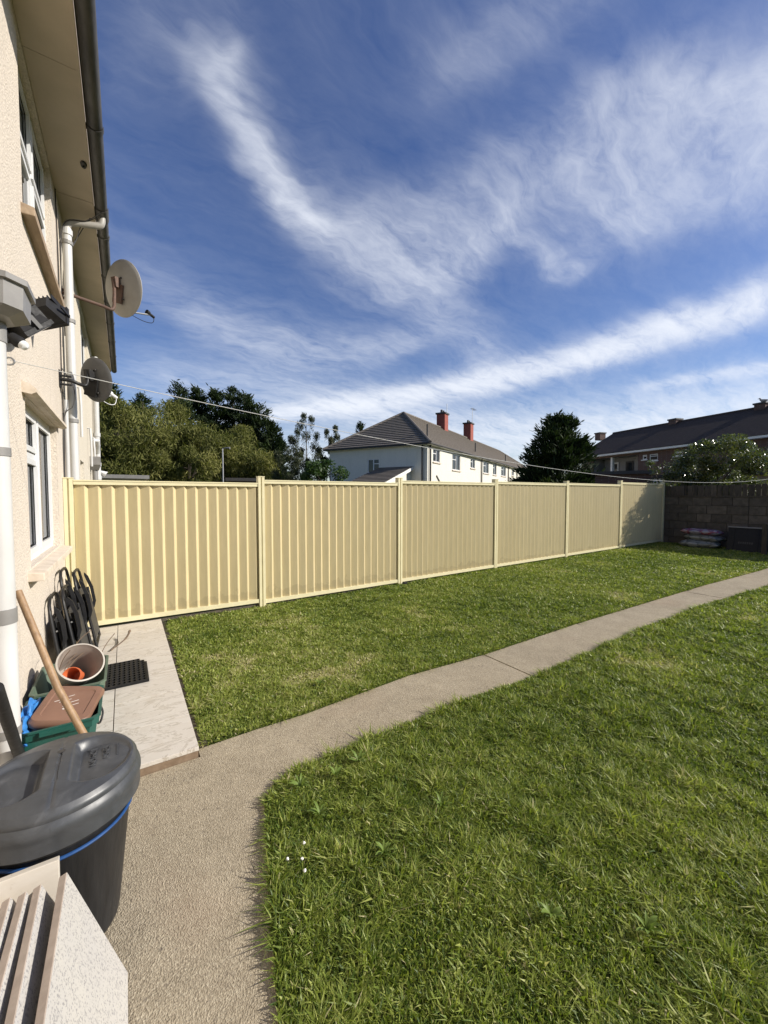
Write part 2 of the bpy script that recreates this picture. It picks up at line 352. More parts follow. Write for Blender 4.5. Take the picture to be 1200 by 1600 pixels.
MT['bag1'] = bag('printed_bag', [(.36, (.30, .27, .30)), (.46, (.20, .02, .045)), (.54, (.10, .08, .15)), (.62, (.28, .25, .28))], 5)
MT['bag2'] = bag('pale_bag', [(.38, (.18, .19, .18)), (.5, (.05, .055, .05)), (.56, (.24, .25, .24))], 5)
# ------------------------------------------------------------------ mesh helpers
ORG = {}
def tag(o, label=None, cat=None, group=None, kind=None):
    if label: o['label'] = label
    if cat: o['category'] = cat
    if group: o['group'] = group
    if kind: o['kind'] = kind
    return o
def thing(name, loc, label, cat, group=None, kind=None):
    o = bpy.data.objects.new(name, None); COL.objects.link(o); o.location = loc; o.empty_display_size = .1
    ORG[o.name] = np.array(loc, float); return tag(o, label, cat, group, kind)
def link_mesh(name, me, m, parent=None, org=None):
    o = bpy.data.objects.new(name, me); COL.objects.link(o)
    if m is not None and len(me.materials) == 0: me.materials.append(m)
    po = ORG[parent.name] if parent else np.zeros(3)
    org = np.array(org if org is not None else po, float)
    ORG[o.name] = org
    if parent: o.parent = parent
    o.location = org - po
    return o
class MB:
    def __init__(s): s.v = []; s.f = []; s.mi = []
    def add(s, vs_, fs, mi=0):
        k = len(s.v); s.v += [tuple(p) for p in vs_]; s.f += [tuple(i + k for i in q) for q in fs]; s.mi += [mi] * len(fs); return s
    def box(s, lo, hi, mi=0, M=None):
        x0, y0, z0 = lo; x1, y1, z1 = hi
        p = [(x0, y0, z0), (x1, y0, z0), (x1, y1, z0), (x0, y1, z0), (x0, y0, z1), (x1, y0, z1), (x1, y1, z1), (x0, y1, z1)]
        if M is not None: p = [tuple(M @ Vector(q)) for q in p]
        return s.add(p, [(0, 3, 2, 1), (4, 5, 6, 7), (0, 1, 5, 4), (1, 2, 6, 5), (2, 3, 7, 6), (3, 0, 4, 7)], mi)
    def tube(s, pts, r, n=8, cap=True, mi=0, flat=None):
        P = [Vector(p) for p in pts]; rs = r if isinstance(r, (list, tuple)) else [r] * len(P)
        k0 = len(s.v); up = None
        for i, p in enumerate(P):
            t = (P[min(i + 1, len(P) - 1)] - P[max(i - 1, 0)]).normalized()
            if up is None:
                up = Vector((0, 0, 1)) if abs(t.z) < .9 else Vector((1, 0, 0))
            a = (up - t * up.dot(t)).normalized(); b = t.cross(a); up = a
            for j in range(n):
                th = 2 * math.pi * j / n; q = p + (a * math.cos(th) + b * math.sin(th)) * rs[i]; s.v.append(tuple(q))
        for i in range(len(P) - 1):
            for j in range(n):
                j2 = (j + 1) % n; s.f.append((k0 + i * n + j, k0 + i * n + j2, k0 + (i + 1) * n + j2, k0 + (i + 1) * n + j)); s.mi.append(mi)
        if cap:
            s.f.append(tuple(k0 + j for j in range(n))[::-1]); s.mi.append(mi)
            e = k0 + (len(P) - 1) * n; s.f.append(tuple(e + j for j in range(n))); s.mi.append(mi)
        return s
    def lathe(s, prof, n=32, M=None, mi=0, a0=0, a1=2 * math.pi):
        k0 = len(s.v); full = abs(a1 - a0 - 2 * math.pi) < 1e-6; m = n if full else n + 1
        for (r, z) in prof:
            for j in range(m):
                a = a0 + (a1 - a0) * j / n; q = Vector((r * math.cos(a), r * math.sin(a), z))
                s.v.append(tuple(M @ q if M is not None else q))
        for i in range(len(prof) - 1):
            for j in range(n):
                j2 = (j + 1) % m; s.f.append((k0 + i * m + j, k0 + i * m + j2, k0 + (i + 1) * m + j2, k0 + (i + 1) * m + j)); s.mi.append(mi)
        return s
    def mesh(s, name, org, mats, smooth=False, bev=0):
        me = bpy.data.meshes.new(name); o = np.array(org, float)
        V = np.array(s.v, float) - o
        me.from_pydata(V.tolist(), [], s.f); me.validate()
        for m in mats: me.materials.append(m)
        if len(mats) > 1 and len(me.polygons) == len(s.mi): me.polygons.foreach_set('material_index', s.mi)
        if bev:
            b = bmesh.new(); b.from_mesh(me); bmesh.ops.bevel(b, geom=list(b.edges), offset=bev, segments=2, profile=.6, affect='EDGES'); b.to_mesh(me); b.free()
        else:
            b = bmesh.new(); b.from_mesh(me); bmesh.ops.recalc_face_normals(b, faces=b.faces); b.to_mesh(me); b.free()
        if smooth:
            me.polygons.foreach_set('use_smooth', [True] * len(me.polygons)); me.set_sharp_from_angle(angle=rad(38))
        me.update(); return me
    def build(s, name, m, parent=None, org=None, smooth=False, bev=0):
        mats = m if isinstance(m, list) else [m]
        if org is None: org = ORG[parent.name] if parent else (0, 0, 0)
        return link_mesh(name, s.mesh(name, org, mats, smooth, bev), None, parent, org)
def bx(lo, hi, M=None): return MB().box(lo, hi, 0, M)
def tb(pts, r, n=8): return MB().tube(pts, r, n)
def arc(c, r, a0, a1, n, ax='xz'):
    out = []
    for i in range(n + 1):
        a = a0 + (a1 - a0) * i / n; q = [c[0], c[1], c[2]]
        k = {'x': 0, 'y': 1, 'z': 2}; q[k[ax[0]]] += r * math.cos(a); q[k[ax[1]]] += r * math.sin(a); out.append(tuple(q))
    return out
def fast_mesh(name, V, F, m, tint=None, smooth=False):
    # V (N,3), F list of equal-size arrays (k faces, n corners)
    me = bpy.data.meshes.new(name); V = np.ascontiguousarray(V, dtype=np.float32)
    me.vertices.add(len(V)); me.vertices.foreach_set('co', V.ravel())
    loops = np.concatenate([f.ravel() for f in F]).astype(np.int32)
    sizes = np.concatenate([np.full(len(f), f.shape[1]) for f in F]).astype(np.int32)
    st = np.concatenate([[0], np.cumsum(sizes)[:-1]]).astype(np.int32)
    me.loops.add(len(loops)); me.loops.foreach_set('vertex_index', loops)
    me.polygons.add(len(sizes)); me.polygons.foreach_set('loop_start', st)
    try: me.polygons.foreach_set('loop_total', sizes)
    except Exception: pass
    if tint is not None:
        at = me.attributes.new('tint', 'FLOAT', 'POINT'); at.data.foreach_set('value', np.ascontiguousarray(tint, dtype=np.float32))
    me.materials.append(m); me.update(calc_edges=True); me.validate()
    return me
def smooth_pts(P, k=6):
    P = [np.array(p, float) for p in P]; out = []
    for i in range(len(P) - 1):
        p0 = P[max(i - 1, 0)]; p1 = P[i]; p2 = P[i + 1]; p3 = P[min(i + 2, len(P) - 1)]
        for j in range(k):
            t = j / k; out.append(tuple(.5 * (2 * p1 + (p2 - p0) * t + (2 * p0 - 5 * p1 + 4 * p2 - p3) * t * t + (3 * p1 - p0 - 3 * p2 + p3) * t ** 3)))
    out.append(tuple(P[-1])); return out
# ------------------------------------------------------------------ ground, path, patio, lawn
xs = [-700, -30, -1, 16, 60, 700]; ysg = [-700, -30, 0, 30, 100, 700]
gm = MB(); gm.add([(x, y, SLOPE * min(max(x, -1), 16) - .06) for x in xs for y in ysg],
                  [(i * 6 + j, (i + 1) * 6 + j, (i + 1) * 6 + j + 1, i * 6 + j + 1) for i in range(5) for j in range(5)])
tag(gm.build('ground', MT['turf']), kind='structure')
def slab_poly(poly, zt, thick):
    m = MB(); n = len(poly)
    m.add([(x, y, zt(x)) for x, y in poly] + [(x, y, zt(x) - thick) for x, y in poly],
          [tuple(range(n)), tuple(range(2 * n - 1, n - 1, -1))] + [(i, i + n, (i + 1) % n + n, (i + 1) % n) for i in range(n)])
    return m
path = slab_poly([(-.54, -3), (.05, -3), (.5, 2.1), (13.8, 2.12), (13.8, 2.6), (-.54, 2.5)], lambda x: gz(x) - .022, .03).build('path', MT['soil'])
tag(path, kind='structure')
EDGE_N = [(.08, -3), (.20, .2), (.345, 1.096), (.42, 1.40), (.476, 1.62), (.535, 1.86), (.57, 1.97), (.64, 2.045), (.78, 2.085), (.92, 2.09), (1.36, 2.085), (1.94, 2.10), (2.87, 2.05), (4.8, 2.10), (6.6, 2.08), (8.4, 1.93), (10.4, 1.86), (13.8, 1.85)]
EDGE_F = [(.345, 2.61), (.70, 2.618), (1.05, 2.609), (1.49, 2.641), (2.0, 2.675), (2.9, 2.62), (4.4, 2.635), (5.9, 2.60), (8.0, 2.55), (10.4, 2.42), (13.8, 2.38)]
def interp(E_, x): return float(np.interp(x, [p[0] for p in E_], [p[1] for p in E_]))
cuts = [(.34, 2.862), (2.878, 7.27), (7.29, 11.6), (11.62, 13.78)]
for i, (a, b) in enumerate(cuts):
    E = [p for p in EDGE_N if a < p[0] < b]; Fp = [p for p in EDGE_F if a < p[0] < b]
    if i == 0:
        poly = [(-.545, -3)] + [(x - .0, y) for x, y in EDGE_N if x < b] + [(b, interp(EDGE_N, b))] + [(b, interp(EDGE_F, b))] + Fp[::-1] + [(.345, 2.525), (-.545, 2.525)]
    else:
        poly = [(a, interp(EDGE_N, a))] + E + [(b, interp(EDGE_N, b)), (b, interp(EDGE_F, b))] + Fp[::-1] + [(a, interp(EDGE_F, a))]
    slab_poly(poly, lambda x: gz(x), .05).build('path_slab', MT['concrete'], path)
patio = bx((-.545, 2.53, -.04), (.335, 5.43, .040)).build('patio', MT['mortar']); tag(patio, kind='structure')
tile_me = None
TY = [2.528 + .4215 * k for k in range(7)]
for k in range(7):
    y0 = TY[k] + .003; y1 = min(TY[k] + .4215 - .002, 5.445)
    for (x0, x1) in ((-.545, -.0955), (-.0905, .338)):
        dz = random.uniform(-.0015, .0015)
        bx((x0, y0, .041), (x1, y1, .066 + dz)).build('tile', MT['marble'], patio, org=((x0 + x1) / 2, (y0 + y1) / 2, .041), bev=.002)
strip = slab_poly([(.335, 2.63), (.40, 2.63), (.39, 5.2), (.44, 5.42), (.36, 5.5), (-.5, 5.6), (-.5, 5.43), (.338, 5.43)], lambda x: gz(x) + .012, .05).build('bare_soil', MT['soil'])
tag(strip, kind='structure')
def turfsheet(name, poly):
    o = slab_poly(poly, lambda x: gz(x) + .010, .06).build(name, MT['turf']); tag(o, kind='structure'); return o
NEAR = EDGE_N + [(13.8, -5), (.08, -5)]
FAR = EDGE_F[1:] + [(13.8, 5.56), (.40, 5.56), (.375, 4.0), (.37, 2.66)]
turfsheet('lawn_front', NEAR); turfsheet('lawn_back', FAR)
def in_poly(P, poly):
    x, y = P[:, 0], P[:, 1]; c = np.zeros(len(P), bool); n = len(poly)
    for i in range(n):
        x1, y1 = poly[i]; x2, y2 = poly[(i + 1) % n]
        if y1 == y2: continue
        cond = ((y1 > y) != (y2 > y)) & (x < (x2 - x1) * (y - y1) / (y2 - y1) + x1); c ^= cond
    return c
class VNoise:
    def __init__(s, seed, n=64): s.g = np.random.default_rng(seed).random((n, n)); s.n = n
    def __call__(s, x, y):
        xi = np.floor(x).astype(int); yi = np.floor(y).astype(int); fx = x - xi; fy = y - yi
        fx = fx * fx * (3 - 2 * fx); fy = fy * fy * (3 - 2 * fy); g = s.g; n = s.n
        a = g[xi % n, yi % n]; b = g[(xi + 1) % n, yi % n]; c = g[xi % n, (yi + 1) % n]; d = g[(xi + 1) % n, (yi + 1) % n]
        return (a * (1 - fx) + b * fx) * (1 - fy) + (c * (1 - fx) + d * fx) * fy
vn1, vn2, vn3 = VNoise(1), VNoise(2), VNoise(3)
def grass(name, poly, bbox, n_try, dmax, hbase, label, edges):
    x0, x1, y0, y1 = bbox
    P = np.stack([rng.uniform(x0, x1, n_try), rng.uniform(y0, y1, n_try)], 1)
    d = np.hypot(P[:, 0], P[:, 1]); area = (x1 - x0) * (y1 - y0); base = n_try / area
    want = np.minimum(dmax, dmax * (1.9 / np.maximum(d, .3)) ** 1.25)
    ang = np.degrees(np.arctan2(P[:, 0], P[:, 1]))   # out of sight to the side and behind: thinner
    want = np.where((ang > 92) | (ang < -45), want * .12, want)
    keep = (rng.random(n_try) < want / base) & in_poly(P, poly)
    P = P[keep]
    lean = rng.normal(0, .42, (len(P), 2)) + np.array([.06, .02])
    hs = np.ones(len(P))
    for (E_, side, per) in edges:       # blades hanging over the path
        for (a, b) in zip(E_[:-1], E_[1:]):
            A = np.array(a); B = np.array(b); L = np.linalg.norm(B - A); mid = np.linalg.norm((A + B) / 2)
            if min(np.linalg.norm(A), np.linalg.norm(B)) > 13: continue
            k = int(L * per * min(1, 2.5 / max(mid, .5)) + 1); t = rng.random((k, 1)); nrm = np.array([-(B - A)[1], (B - A)[0]]) / L * side
            q = A + (B - A) * t - nrm * np.abs(rng.normal(0, .018, (k, 1)))
            P = np.concatenate([P, q]); lean = np.concatenate([lean, rng.normal(0, .4, (k, 2)) + nrm * rng.uniform(.1, .9, (k, 1))]); hs = np.concatenate([hs, rng.uniform(.6, 1.15, k)])
    N = len(P); d = np.hypot(P[:, 0], P[:, 1])
    n1 = vn1(P[:, 0] * 1.3, P[:, 1] * 1.3); n2 = vn2(P[:, 0] * 4.5, P[:, 1] * 4.5); n3 = vn3(P[:, 0] * 13, P[:, 1] * 13)
    clump = .5 * n2 + .5 * n3
    h = hbase * hs * (.25 + 2.0 * clump ** 1.8 + .35 * n1) * rng.uniform(.5, 1.35, N)
    dry = np.clip((n1 * .35 + n2 * .65 - .66) * 5, 0, 1)
    h *= 1 - .6 * dry
    w = np.where(rng.random(N) < .25, rng.uniform(.003, .0062, N), rng.uniform(.0014, .0032, N)) * np.maximum(1, d / 2.6) ** .9
    th = rng.uniform(0, 2 * np.pi, N); side = np.stack([np.cos(th), np.sin(th)], 1)
    lean *= (1 + .6 * n3[:, None]); ln = np.linalg.norm(lean, axis=1)[:, None]; lean *= np.minimum(1, 1.3 / np.maximum(ln, 1e-6))
    flat = rng.random(N) < .22                      # clippings and blades lying over
    lean[flat] *= 1.6; h[flat] *= .8
    zb = gz(P[:, 0]) + .008
    tip = P + lean * h[:, None] * 1.5; midp = P + lean * h[:, None] * .45
    hz = h / np.sqrt(1 + (lean ** 2).sum(1) * 1.3)
    V = np.zeros((N, 5, 3))
    V[:, 0, :2] = P - side * w[:, None]; V[:, 1, :2] = P + side * w[:, None]
    V[:, 2, :2] = midp + side * w[:, None] * .85; V[:, 3, :2] = midp - side * w[:, None] * .85; V[:, 4, :2] = tip
    V[:, 0, 2] = V[:, 1, 2] = zb; V[:, 2, 2] = V[:, 3, 2] = zb + hz * .6; V[:, 4, 2] = zb + hz
    tint = np.clip(rng.normal(.40, .20, N) + .30 * (n1 - .5) + .34 * (n3 - .5) - .15 * (clump - .5) + dry * rng.uniform(.15, .7, N) + (rng.random(N) < .06) * .45, 0, 1)
    idx = np.arange(N)[:, None] * 5
    me = fast_mesh(name, V.reshape(-1, 3), [idx + np.array([0, 1, 2, 3]), idx + np.array([3, 2, 4])], MT['grass'], np.repeat(tint, 5))
    o = link_mesh(name, me, None); tag(o, label, 'grass', kind='stuff'); print(name, N)
grass('front_grass', NEAR, (.0, 13.8, -1.2, 2.2), 1900000, 38000, .040, 'thick green lawn grass with dry patches in front of the path', [(EDGE_N, 1, 420)])
grass('back_grass', FAR, (.3, 13.8, 2.3, 5.6), 1500000, 38000, .030, 'shorter green lawn grass between the path and the cream fence', [(EDGE_F, -1, 260), ([(.385, 2.63), (.39, 4.0), (.40, 5.4)], 1, 300)])
# ------------------------------------------------------------------ fence
FY = 5.5
posts_x = [-.505, 1.57, 3.90, 6.28, 8.74, 11.22, 13.76]
fence = thing('metal_fence', (posts_x[0], FY, 0), 'cream ribbed metal panel fence running from the house to the block wall', 'fence')
ptop = [1.73, 1.773, 1.812, 1.840, 1.853, 1.915]
PITCH = .1225
def slat_mesh(h):
    m = MB(); wb = PITCH - .034; dp = .031; t = .0012
    # recess just right of each bright return; broad face comes forward to the right, short return goes back
    prof = [(0, 0), (wb * .5, -dp * .5), (wb, -dp), (wb + .006, -dp), (PITCH, 0.0)]
    n = len(prof)
    vs_ = [(x, y, z) for z in (0, h) for x, y in prof] + [(x, y + t * 8, z) for z in (0, h) for x, y in prof]
    fs = []
    for i in range(n - 1): fs += [(i, i + 1, n + i + 1, n + i), (2 * n + i + 1, 2 * n + i, 3 * n + i, 3 * n + i + 1)]
    fs += [(0, n, 3 * n, 2 * n), (n - 1, 3 * n - 1, 4 * n - 1, 2 * n - 1)]
    m.add(vs_, fs); return m
for i in range(6):
    xa, xb = posts_x[i] + .045, posts_x[i + 1] - .045; zt = ptop[i]; zb = gz((xa + xb) / 2) + .045 + (.0 if i else .02)
    zbl, zbr = gz(xa) + (.05 if i else .098), gz(xb) + (.05 if i else .072)
    nsl = int(round((xb - xa) / PITCH)); sc = (xb - xa) / (nsl * PITCH)
    h = zt - .05 - zbl
    me = slat_mesh(h).mesh('slat', (0, 0, 0), [MT['fence']])
    for k in range(nsl):
        o = bpy.data.objects.new('slat', me); COL.objects.link(o); o.parent = fence; o.scale = (sc, 1, 1)
        o.location = Vector((xa + k * PITCH * sc, FY + .004 + random.uniform(-.0015, .0015), zbl + .004)) - Vector(ORG[fence.name]); o.rotation_euler = (0, 0, random.uniform(-.014, .014))
    # rails: top capping with a lip, bottom channel
    m = MB(); m.box((xa, FY - .042, zt - .052), (xb, FY + .03, zt)); m.box((xa, FY - .048, zt - .014), (xb, FY + .036, zt - .003))
    m.build('top_rail', MT['fencerail'], fence, bev=0)
    m = MB(); y0, y1 = FY - .042, FY + .03
    m.add([(xa, y0, zbl), (xb, y0, zbr), (xb, y1, zbr), (xa, y1, zbl), (xa, y0, zbl + .05), (xb, y0, zbr + .05), (xb, y1, zbr + .05), (xa, y1, zbl + .05)],
          [(0, 3, 2, 1), (4, 5, 6, 7), (0, 1, 5, 4), (1, 2, 6, 5), (2, 3, 7, 6), (3, 0, 4, 7)])
    m.build('bottom_rail', MT['fencerail'], fence)
for i, x in enumerate(posts_x):
    zt = (ptop[i] if i < 6 else ptop[5]) + .035
    if i == 0: zt = ptop[0] + .012
    w = .042
    m = MB(); m.box((x - w, FY - .050, gz(x) - .05), (x - .008, FY + .045, zt)); m.box((x + .008, FY - .050, gz(x) - .05), (x + w, FY + .045, zt)); m.box((x - .009, FY - .036, gz(x) - .05), (x + .009, FY + .036, zt))
    p = m.build('post', MT['fencerail'], fence)
    MB().box((x - w - .004, FY - .054, zt + .001), (x + w + .004, FY + .049, zt + .012)).build('post_cap', MT['fencerail'], p)
# a low dark strip shows in the gap under the fence
gb = MB(); gb.box((posts_x[0] + .05, FY - .012, -.06), (posts_x[-1] - .05, FY + .012, .06)); gb.build('dark_gap_strip', MT['greywood'], fence)
MB().box((3.955, FY - .085, gz(4) - .02), (4.02, FY - .03, gz(4) + .045)).build('packer_block', MT['black'], fence)
# ------------------------------------------------------------------ the house on the left
WX = -.55
def wall_skin(m, y0, y1, z0, z1, holes, x=WX, depth=.16):
    Y = sorted({y0, y1} | {h[0] for h in holes} | {h[1] for h in holes}); Z = sorted({z0, z1} | {h[2] for h in holes} | {h[3] for h in holes})
    for a, b in zip(Y[:-1], Y[1:]):
        for c, d in zip(Z[:-1], Z[1:]):
            if any(h[0] <= (a + b) / 2 <= h[1] and h[2] <= (c + d) / 2 <= h[3] for h in holes): continue
            m.add([(x, a, c), (x, b, c), (x, b, d), (x, a, d)], [(0, 1, 2, 3)])
    for (a, b, c, d) in holes:
        xi = x - depth
        m.add([(x, a, c), (xi, a, c), (xi, a, d), (x, a, d)], [(0, 1, 2, 3)]); m.add([(x, b, c), (x, b, d), (xi, b, d), (xi, b, c)], [(0, 1, 2, 3)])
        m.add([(x, a, c), (x, b, c), (xi, b, c), (xi, a, c)], [(0, 1, 2, 3)]); m.add([(x, a, d), (xi, a, d), (xi, b, d), (x, b, d)], [(0, 1, 2, 3)])
SOF = 4.85
house = thing('rendered_house', (WX, 2, 0), 'cream roughcast house with white windows and brown eaves at the left edge', 'house')
nb = thing('terraced_house', (WX, 9, 0), 'paler cream neighbouring house beyond the fence, continuing the same terrace', 'house')
W1 = (3.62, 5.12, 1.06, 2.24); W2 = (3.80, 5.28, 3.60, 4.82)
m = MB(); wall_skin(m, -3.2, 5.66, -.1, SOF + .05, [W1, W2])
m.add([(WX, -3.2, -.1), (-7, -3.2, -.1), (-7, -3.2, 4.9), (WX, -3.2, 4.9)], [(0, 1, 2, 3)]); m.add([(-7, -3.2, -.1), (-7, 5.66, -.1), (-7, 5.66, 4.9), (-7, -3.2, 4.9)], [(0, 1, 2, 3)])
m.build('wall', MT['render'], house)
NW = [(7.6, 8.3, 1.3, 2.1), (11.2, 12.1, 1.2, 2.2), (8.4, 10.0, 3.6, 4.7)]
m = MB(); wall_skin(m, 5.66, 12.95, -.1, SOF + .05, NW, x=WX + .004)
m.add([(WX, 12.95, -.1), (-7, 12.95, -.1), (-7, 12.95, 4.9), (WX, 12.95, 4.9)], [(0, 1, 2, 3)]); m.add([(-7, 5.66, -.1), (-7, 12.95, -.1), (-7, 12.95, 4.9), (-7, 5.66, 4.9)], [(0, 1, 2, 3)])
m.build('wall', MT['render2'], nb)
# rooms behind the glass
for (a, b, c, d) in (W1, W2):
    m = MB(); x0, x1 = WX - .17, WX - 2.6; A, B, Cc, D = a - .5, b + .4, c - .8 if c > 3 else c - .95, d + .09
    q = [(x0, A, Cc), (x1, A, Cc), (x1, B, Cc), (x0, B, Cc), (x0, A, D), (x1, A, D), (x1, B, D), (x0, B, D)]
    m.add(q, [(0, 3, 2, 1), (4, 5, 6, 7), (0, 1, 5, 4), (1, 2, 6, 5), (2, 3, 7, 6)]); m.build('room', MT['room'], house)
def window(parent, rect, x, muls, transoms, casements, sashes=True, glassm='glass', curtain=True):
    """muls: y positions; transoms: (y0,y1,z); frame 60 mm"""
    y0, y1, z0, z1 = rect; F = .046; xo, xi = x, x - .065
    m = MB()
    m.box((xi, y0, z0), (xo, y0 + F, z1)); m.box((xi, y1 - F, z0), (xo, y1, z1))
    m.box((xi + .002, y0 + F, z0), (xo - .002, y1 - F, z0 + F)); m.box((xi + .002, y0 + F, z1 - F), (xo - .002, y1 - F, z1))
    for y in muls: m.box((xi + .003, y - F / 2, z0 + F), (xo - .003, y + F / 2, z1 - F))
    for (a, b, z) in transoms: m.box((xi + .004, a, z - F / 2), (xo - .004, b, z + F / 2))
    w = m.build('window', MT['upvc'], parent)
    for (a, b, c, d) in casements:      # opening lights proud of the frame
        s = .040; m = MB(); X0, X1 = x - .05, x + .012
        m.box((X0, a, c), (X1, a + s, d)); m.box((X0, b - s, c), (X1, b, d)); m.box((X0 + .002, a + s, c), (X1 - .002, b - s, c + s)); m.box((X0 + .002, a + s, d - s), (X1 - .002, b - s, d))
        m.build('sash', MT['upvc'], w)
        g = MB(); r = .006
        g.box((x - .016, a + s, c + s), (x - .010, a + s + r, d - s)); g.box((x - .016, b - s - r, c + s), (x - .010, b - s, d - s)); g.box((x - .016, a + s, d - s - r), (x - .010, b - s, d - s)); g.box((x - .016, a + s, c + s), (x - .010, b - s, c + s + r))
        g.build('gasket', MT['black'], w)
    m = MB(); e = .02; m.add([(x - .022, y0 + e, z0 + e), (x - .022, y1 - e, z0 + e), (x - .022, y1 - e, z1 - e), (x - .022, y0 + e, z1 - e)], [(0, 1, 2, 3)])
    m.build('pane', MT[glassm], w)
    if curtain:
        m = MB(); n = 40; ya, yb = y0 + .05, y1 - .05
        for k in range(n):
            a = ya + (yb - ya) * k / n; b = ya + (yb - ya) * (k + 1) / n; xa = x - .24 + .012 * math.sin(k * 1.9); xb = x - .24 + .012 * math.sin((k + 1) * 1.9)
            if abs((k / n) - .5) < .22: continue
            if k == int(n * .72) + 1: m.build('curtain', MT['blind'], w, smooth=True); m = MB()
            m.add([(xa, a, z0 + .02), (xb, b, z0 + .02), (xb, b, z1), (xa, a, z1)], [(0, 1, 2, 3)])
        m.build('curtain', MT['blind'], w, smooth=True)
    return w
GX = WX - .055
window(house, W1, GX, [4.36], [(W1[0] + .05, 4.34, 1.87)], [(W1[0] + .056, 4.33, 1.90, W1[3] - .056), (W1[0] + .056, 4.33, W1[2] + .056, 1.84), (4.39, W1[1] - .056, W1[2] + .056, W1[3] - .056)])
window(house, W2, GX, [4.58], [(W2[0] + .05, 4.55, 4.25), (4.61, W2[1] - .05, 4.25)], [(W2[0] + .056, 4.55, 4.28, W2[3] - .056), (4.61, W2[1] - .056, 4.28, W2[3] - .056), (4.61, W2[1] - .056, W2[2] + .056, 4.22)])
for r in NW: window(nb, r, GX, [(r[0] + r[1]) / 2], [], [((r[0] + r[1]) / 2 + .03, r[1] - .056, r[2] + .056, r[3] - .056)], glassm='pane', curtain=False)
def sill(parent, y0, y1, z, pr, th=.075, name='window_sill', mt='stone'):
    m = MB(); m.add([(WX - .06, y0, z), (WX + pr, y0, z - .025), (WX + pr, y1, z - .025), (WX - .06, y1, z), (WX - .06, y0, z - th), (WX + pr, y0, z - th), (WX + pr, y1, z - th), (WX - .06, y1, z - th)],
              [(0, 1, 2, 3), (7, 6, 5, 4), (0, 4, 5, 1), (1, 5, 6, 2), (2, 6, 7, 3), (3, 7, 4, 0)]); m.build(name, MT[mt], parent, bev=.006)
sill(house, 3.50, 5.26, 1.055, .085); sill(house, 3.72, 5.44, 3.59, .075, .085, mt='timberpaint')
# drip moulding over the lower window
m = MB(); y0, y1 = 3.52, 5.22
pr = [(WX - .01, 2.245), (WX + .05, 2.235), (WX + .075, 2.25), (WX + .075, 2.275), (WX + .045, 2.30), (WX - .01, 2.325)]
n = len(pr); m.add([(x, y, z) for y in (y0, y1) for x, z in pr], [tuple(range(n)), tuple(range(2 * n - 1, n - 1, -1))] + [(i, (i + 1) % n, (i + 1) % n + n, i + n) for i in range(n)])
m.build('drip_moulding', MT['stone'], house)
# eaves: soffit, fascia, roof, gutter
for par, y0, y1 in ((house, -3.2, 5.655), (nb, 5.665, 12.95)):
    for k in range(int((y1 - y0) / 2.4) + 1):
        a = y0 + k * 2.4; b = min(y1, a + 2.396)
        if b - a > .05: bx((WX + .001, a, SOF), (-.232, b, SOF + .02)).build('soffit_board', MT['soffit'], par)
    bx((-.231, y0, SOF - .012), (-.212, y1, SOF + .17)).build('fascia', MT['soffit'], par)
    m = MB(); ye = y1 + (.1 if par is nb else 0)
    m.add([(-.20, y0, SOF + .19), (-.20, ye, SOF + .19), (-4.0, ye, SOF + 2.4), (-4.0, y0, SOF + 2.4), (-.20, y0, SOF + .23), (-.20, ye, SOF + .23), (-4.0, ye, SOF + 2.44), (-4.0, y0, SOF + 2.44)],
          [(0, 3, 2, 1), (4, 5, 6, 7), (0, 1, 5, 4), (1, 2, 6, 5), (2, 3, 7, 6), (3, 0, 4, 7)])
    m.add([(-7.3, y0, SOF + .19), (-7.3, ye, SOF + .19), (-4.0, ye, SOF + 2.42), (-4.0, y0, SOF + 2.42)], [(0, 1, 2, 3)])
    m.build('roof', MT['browntile'], par)
GCX, GCZ, GR = -.148, SOF + .045, .062
def half_pipe(y0, y1, r, th=.004):
    m = MB(); n = 14; V = []
    for rr in (r, r - th):
        for y in (y0, y1):
            for k in range(n + 1):
                a = math.pi + math.pi * k / n; V.append((GCX + rr * math.cos(a), y, GCZ + rr * math.sin(a)))
    q = n + 1; fs = []
    for k in range(n): fs += [(k, k + 1, q + k + 1, q + k), (2 * q + k + 1, 2 * q + k, 3 * q + k, 3 * q + k + 1), (k, 2 * q + k, 2 * q + k + 1, k + 1), (q + k, q + k + 1, 3 * q + k + 1, 3 * q + k)]
    for k in (0, n): fs.append((k, q + k, 3 * q + k, 2 * q + k))
    m.add(V, fs); return m
joints = [-3.15, -1.6, -.2, 1.02, 2.05, 3.25, 4.55, 6.35, 7.45, 8.4, 9.4, 10.5, 11.6, 12.98]
for a, b in zip(joints[:-1], joints[1:]):
    half_pipe(a + .002, b - .002, GR).build('gutter_section', MT['gutter'], house if a < 5.6 else nb, smooth=True)
for j in joints[1:-1]: half_pipe(j - .03, j + .03, GR + .008).build('gutter_bracket', MT['gutter'], house if j < 5.6 else nb, smooth=True)
half_pipe(1.05, 1.24, GR + .010).build('gutter_union', MT['cap'], house, smooth=True)
OY = 5.86
half_pipe(OY - .13, OY + .13, GR + .010).build('gutter_outlet', MT['gutter'], nb, smooth=True)
# soffit damage: a small dark blob added in place of the hole
m = MB(); m.lathe([(.0, SOF - .003), (.035, SOF - .003), (.03, SOF - .02), (.012, SOF - .024)], 9, Matrix.Translation((-.262, 5.05, 0)) @ Matrix.Diagonal((.8, 1.5, 1, 1))); m.build('soffit_hole_blob', MT['cap'], house)
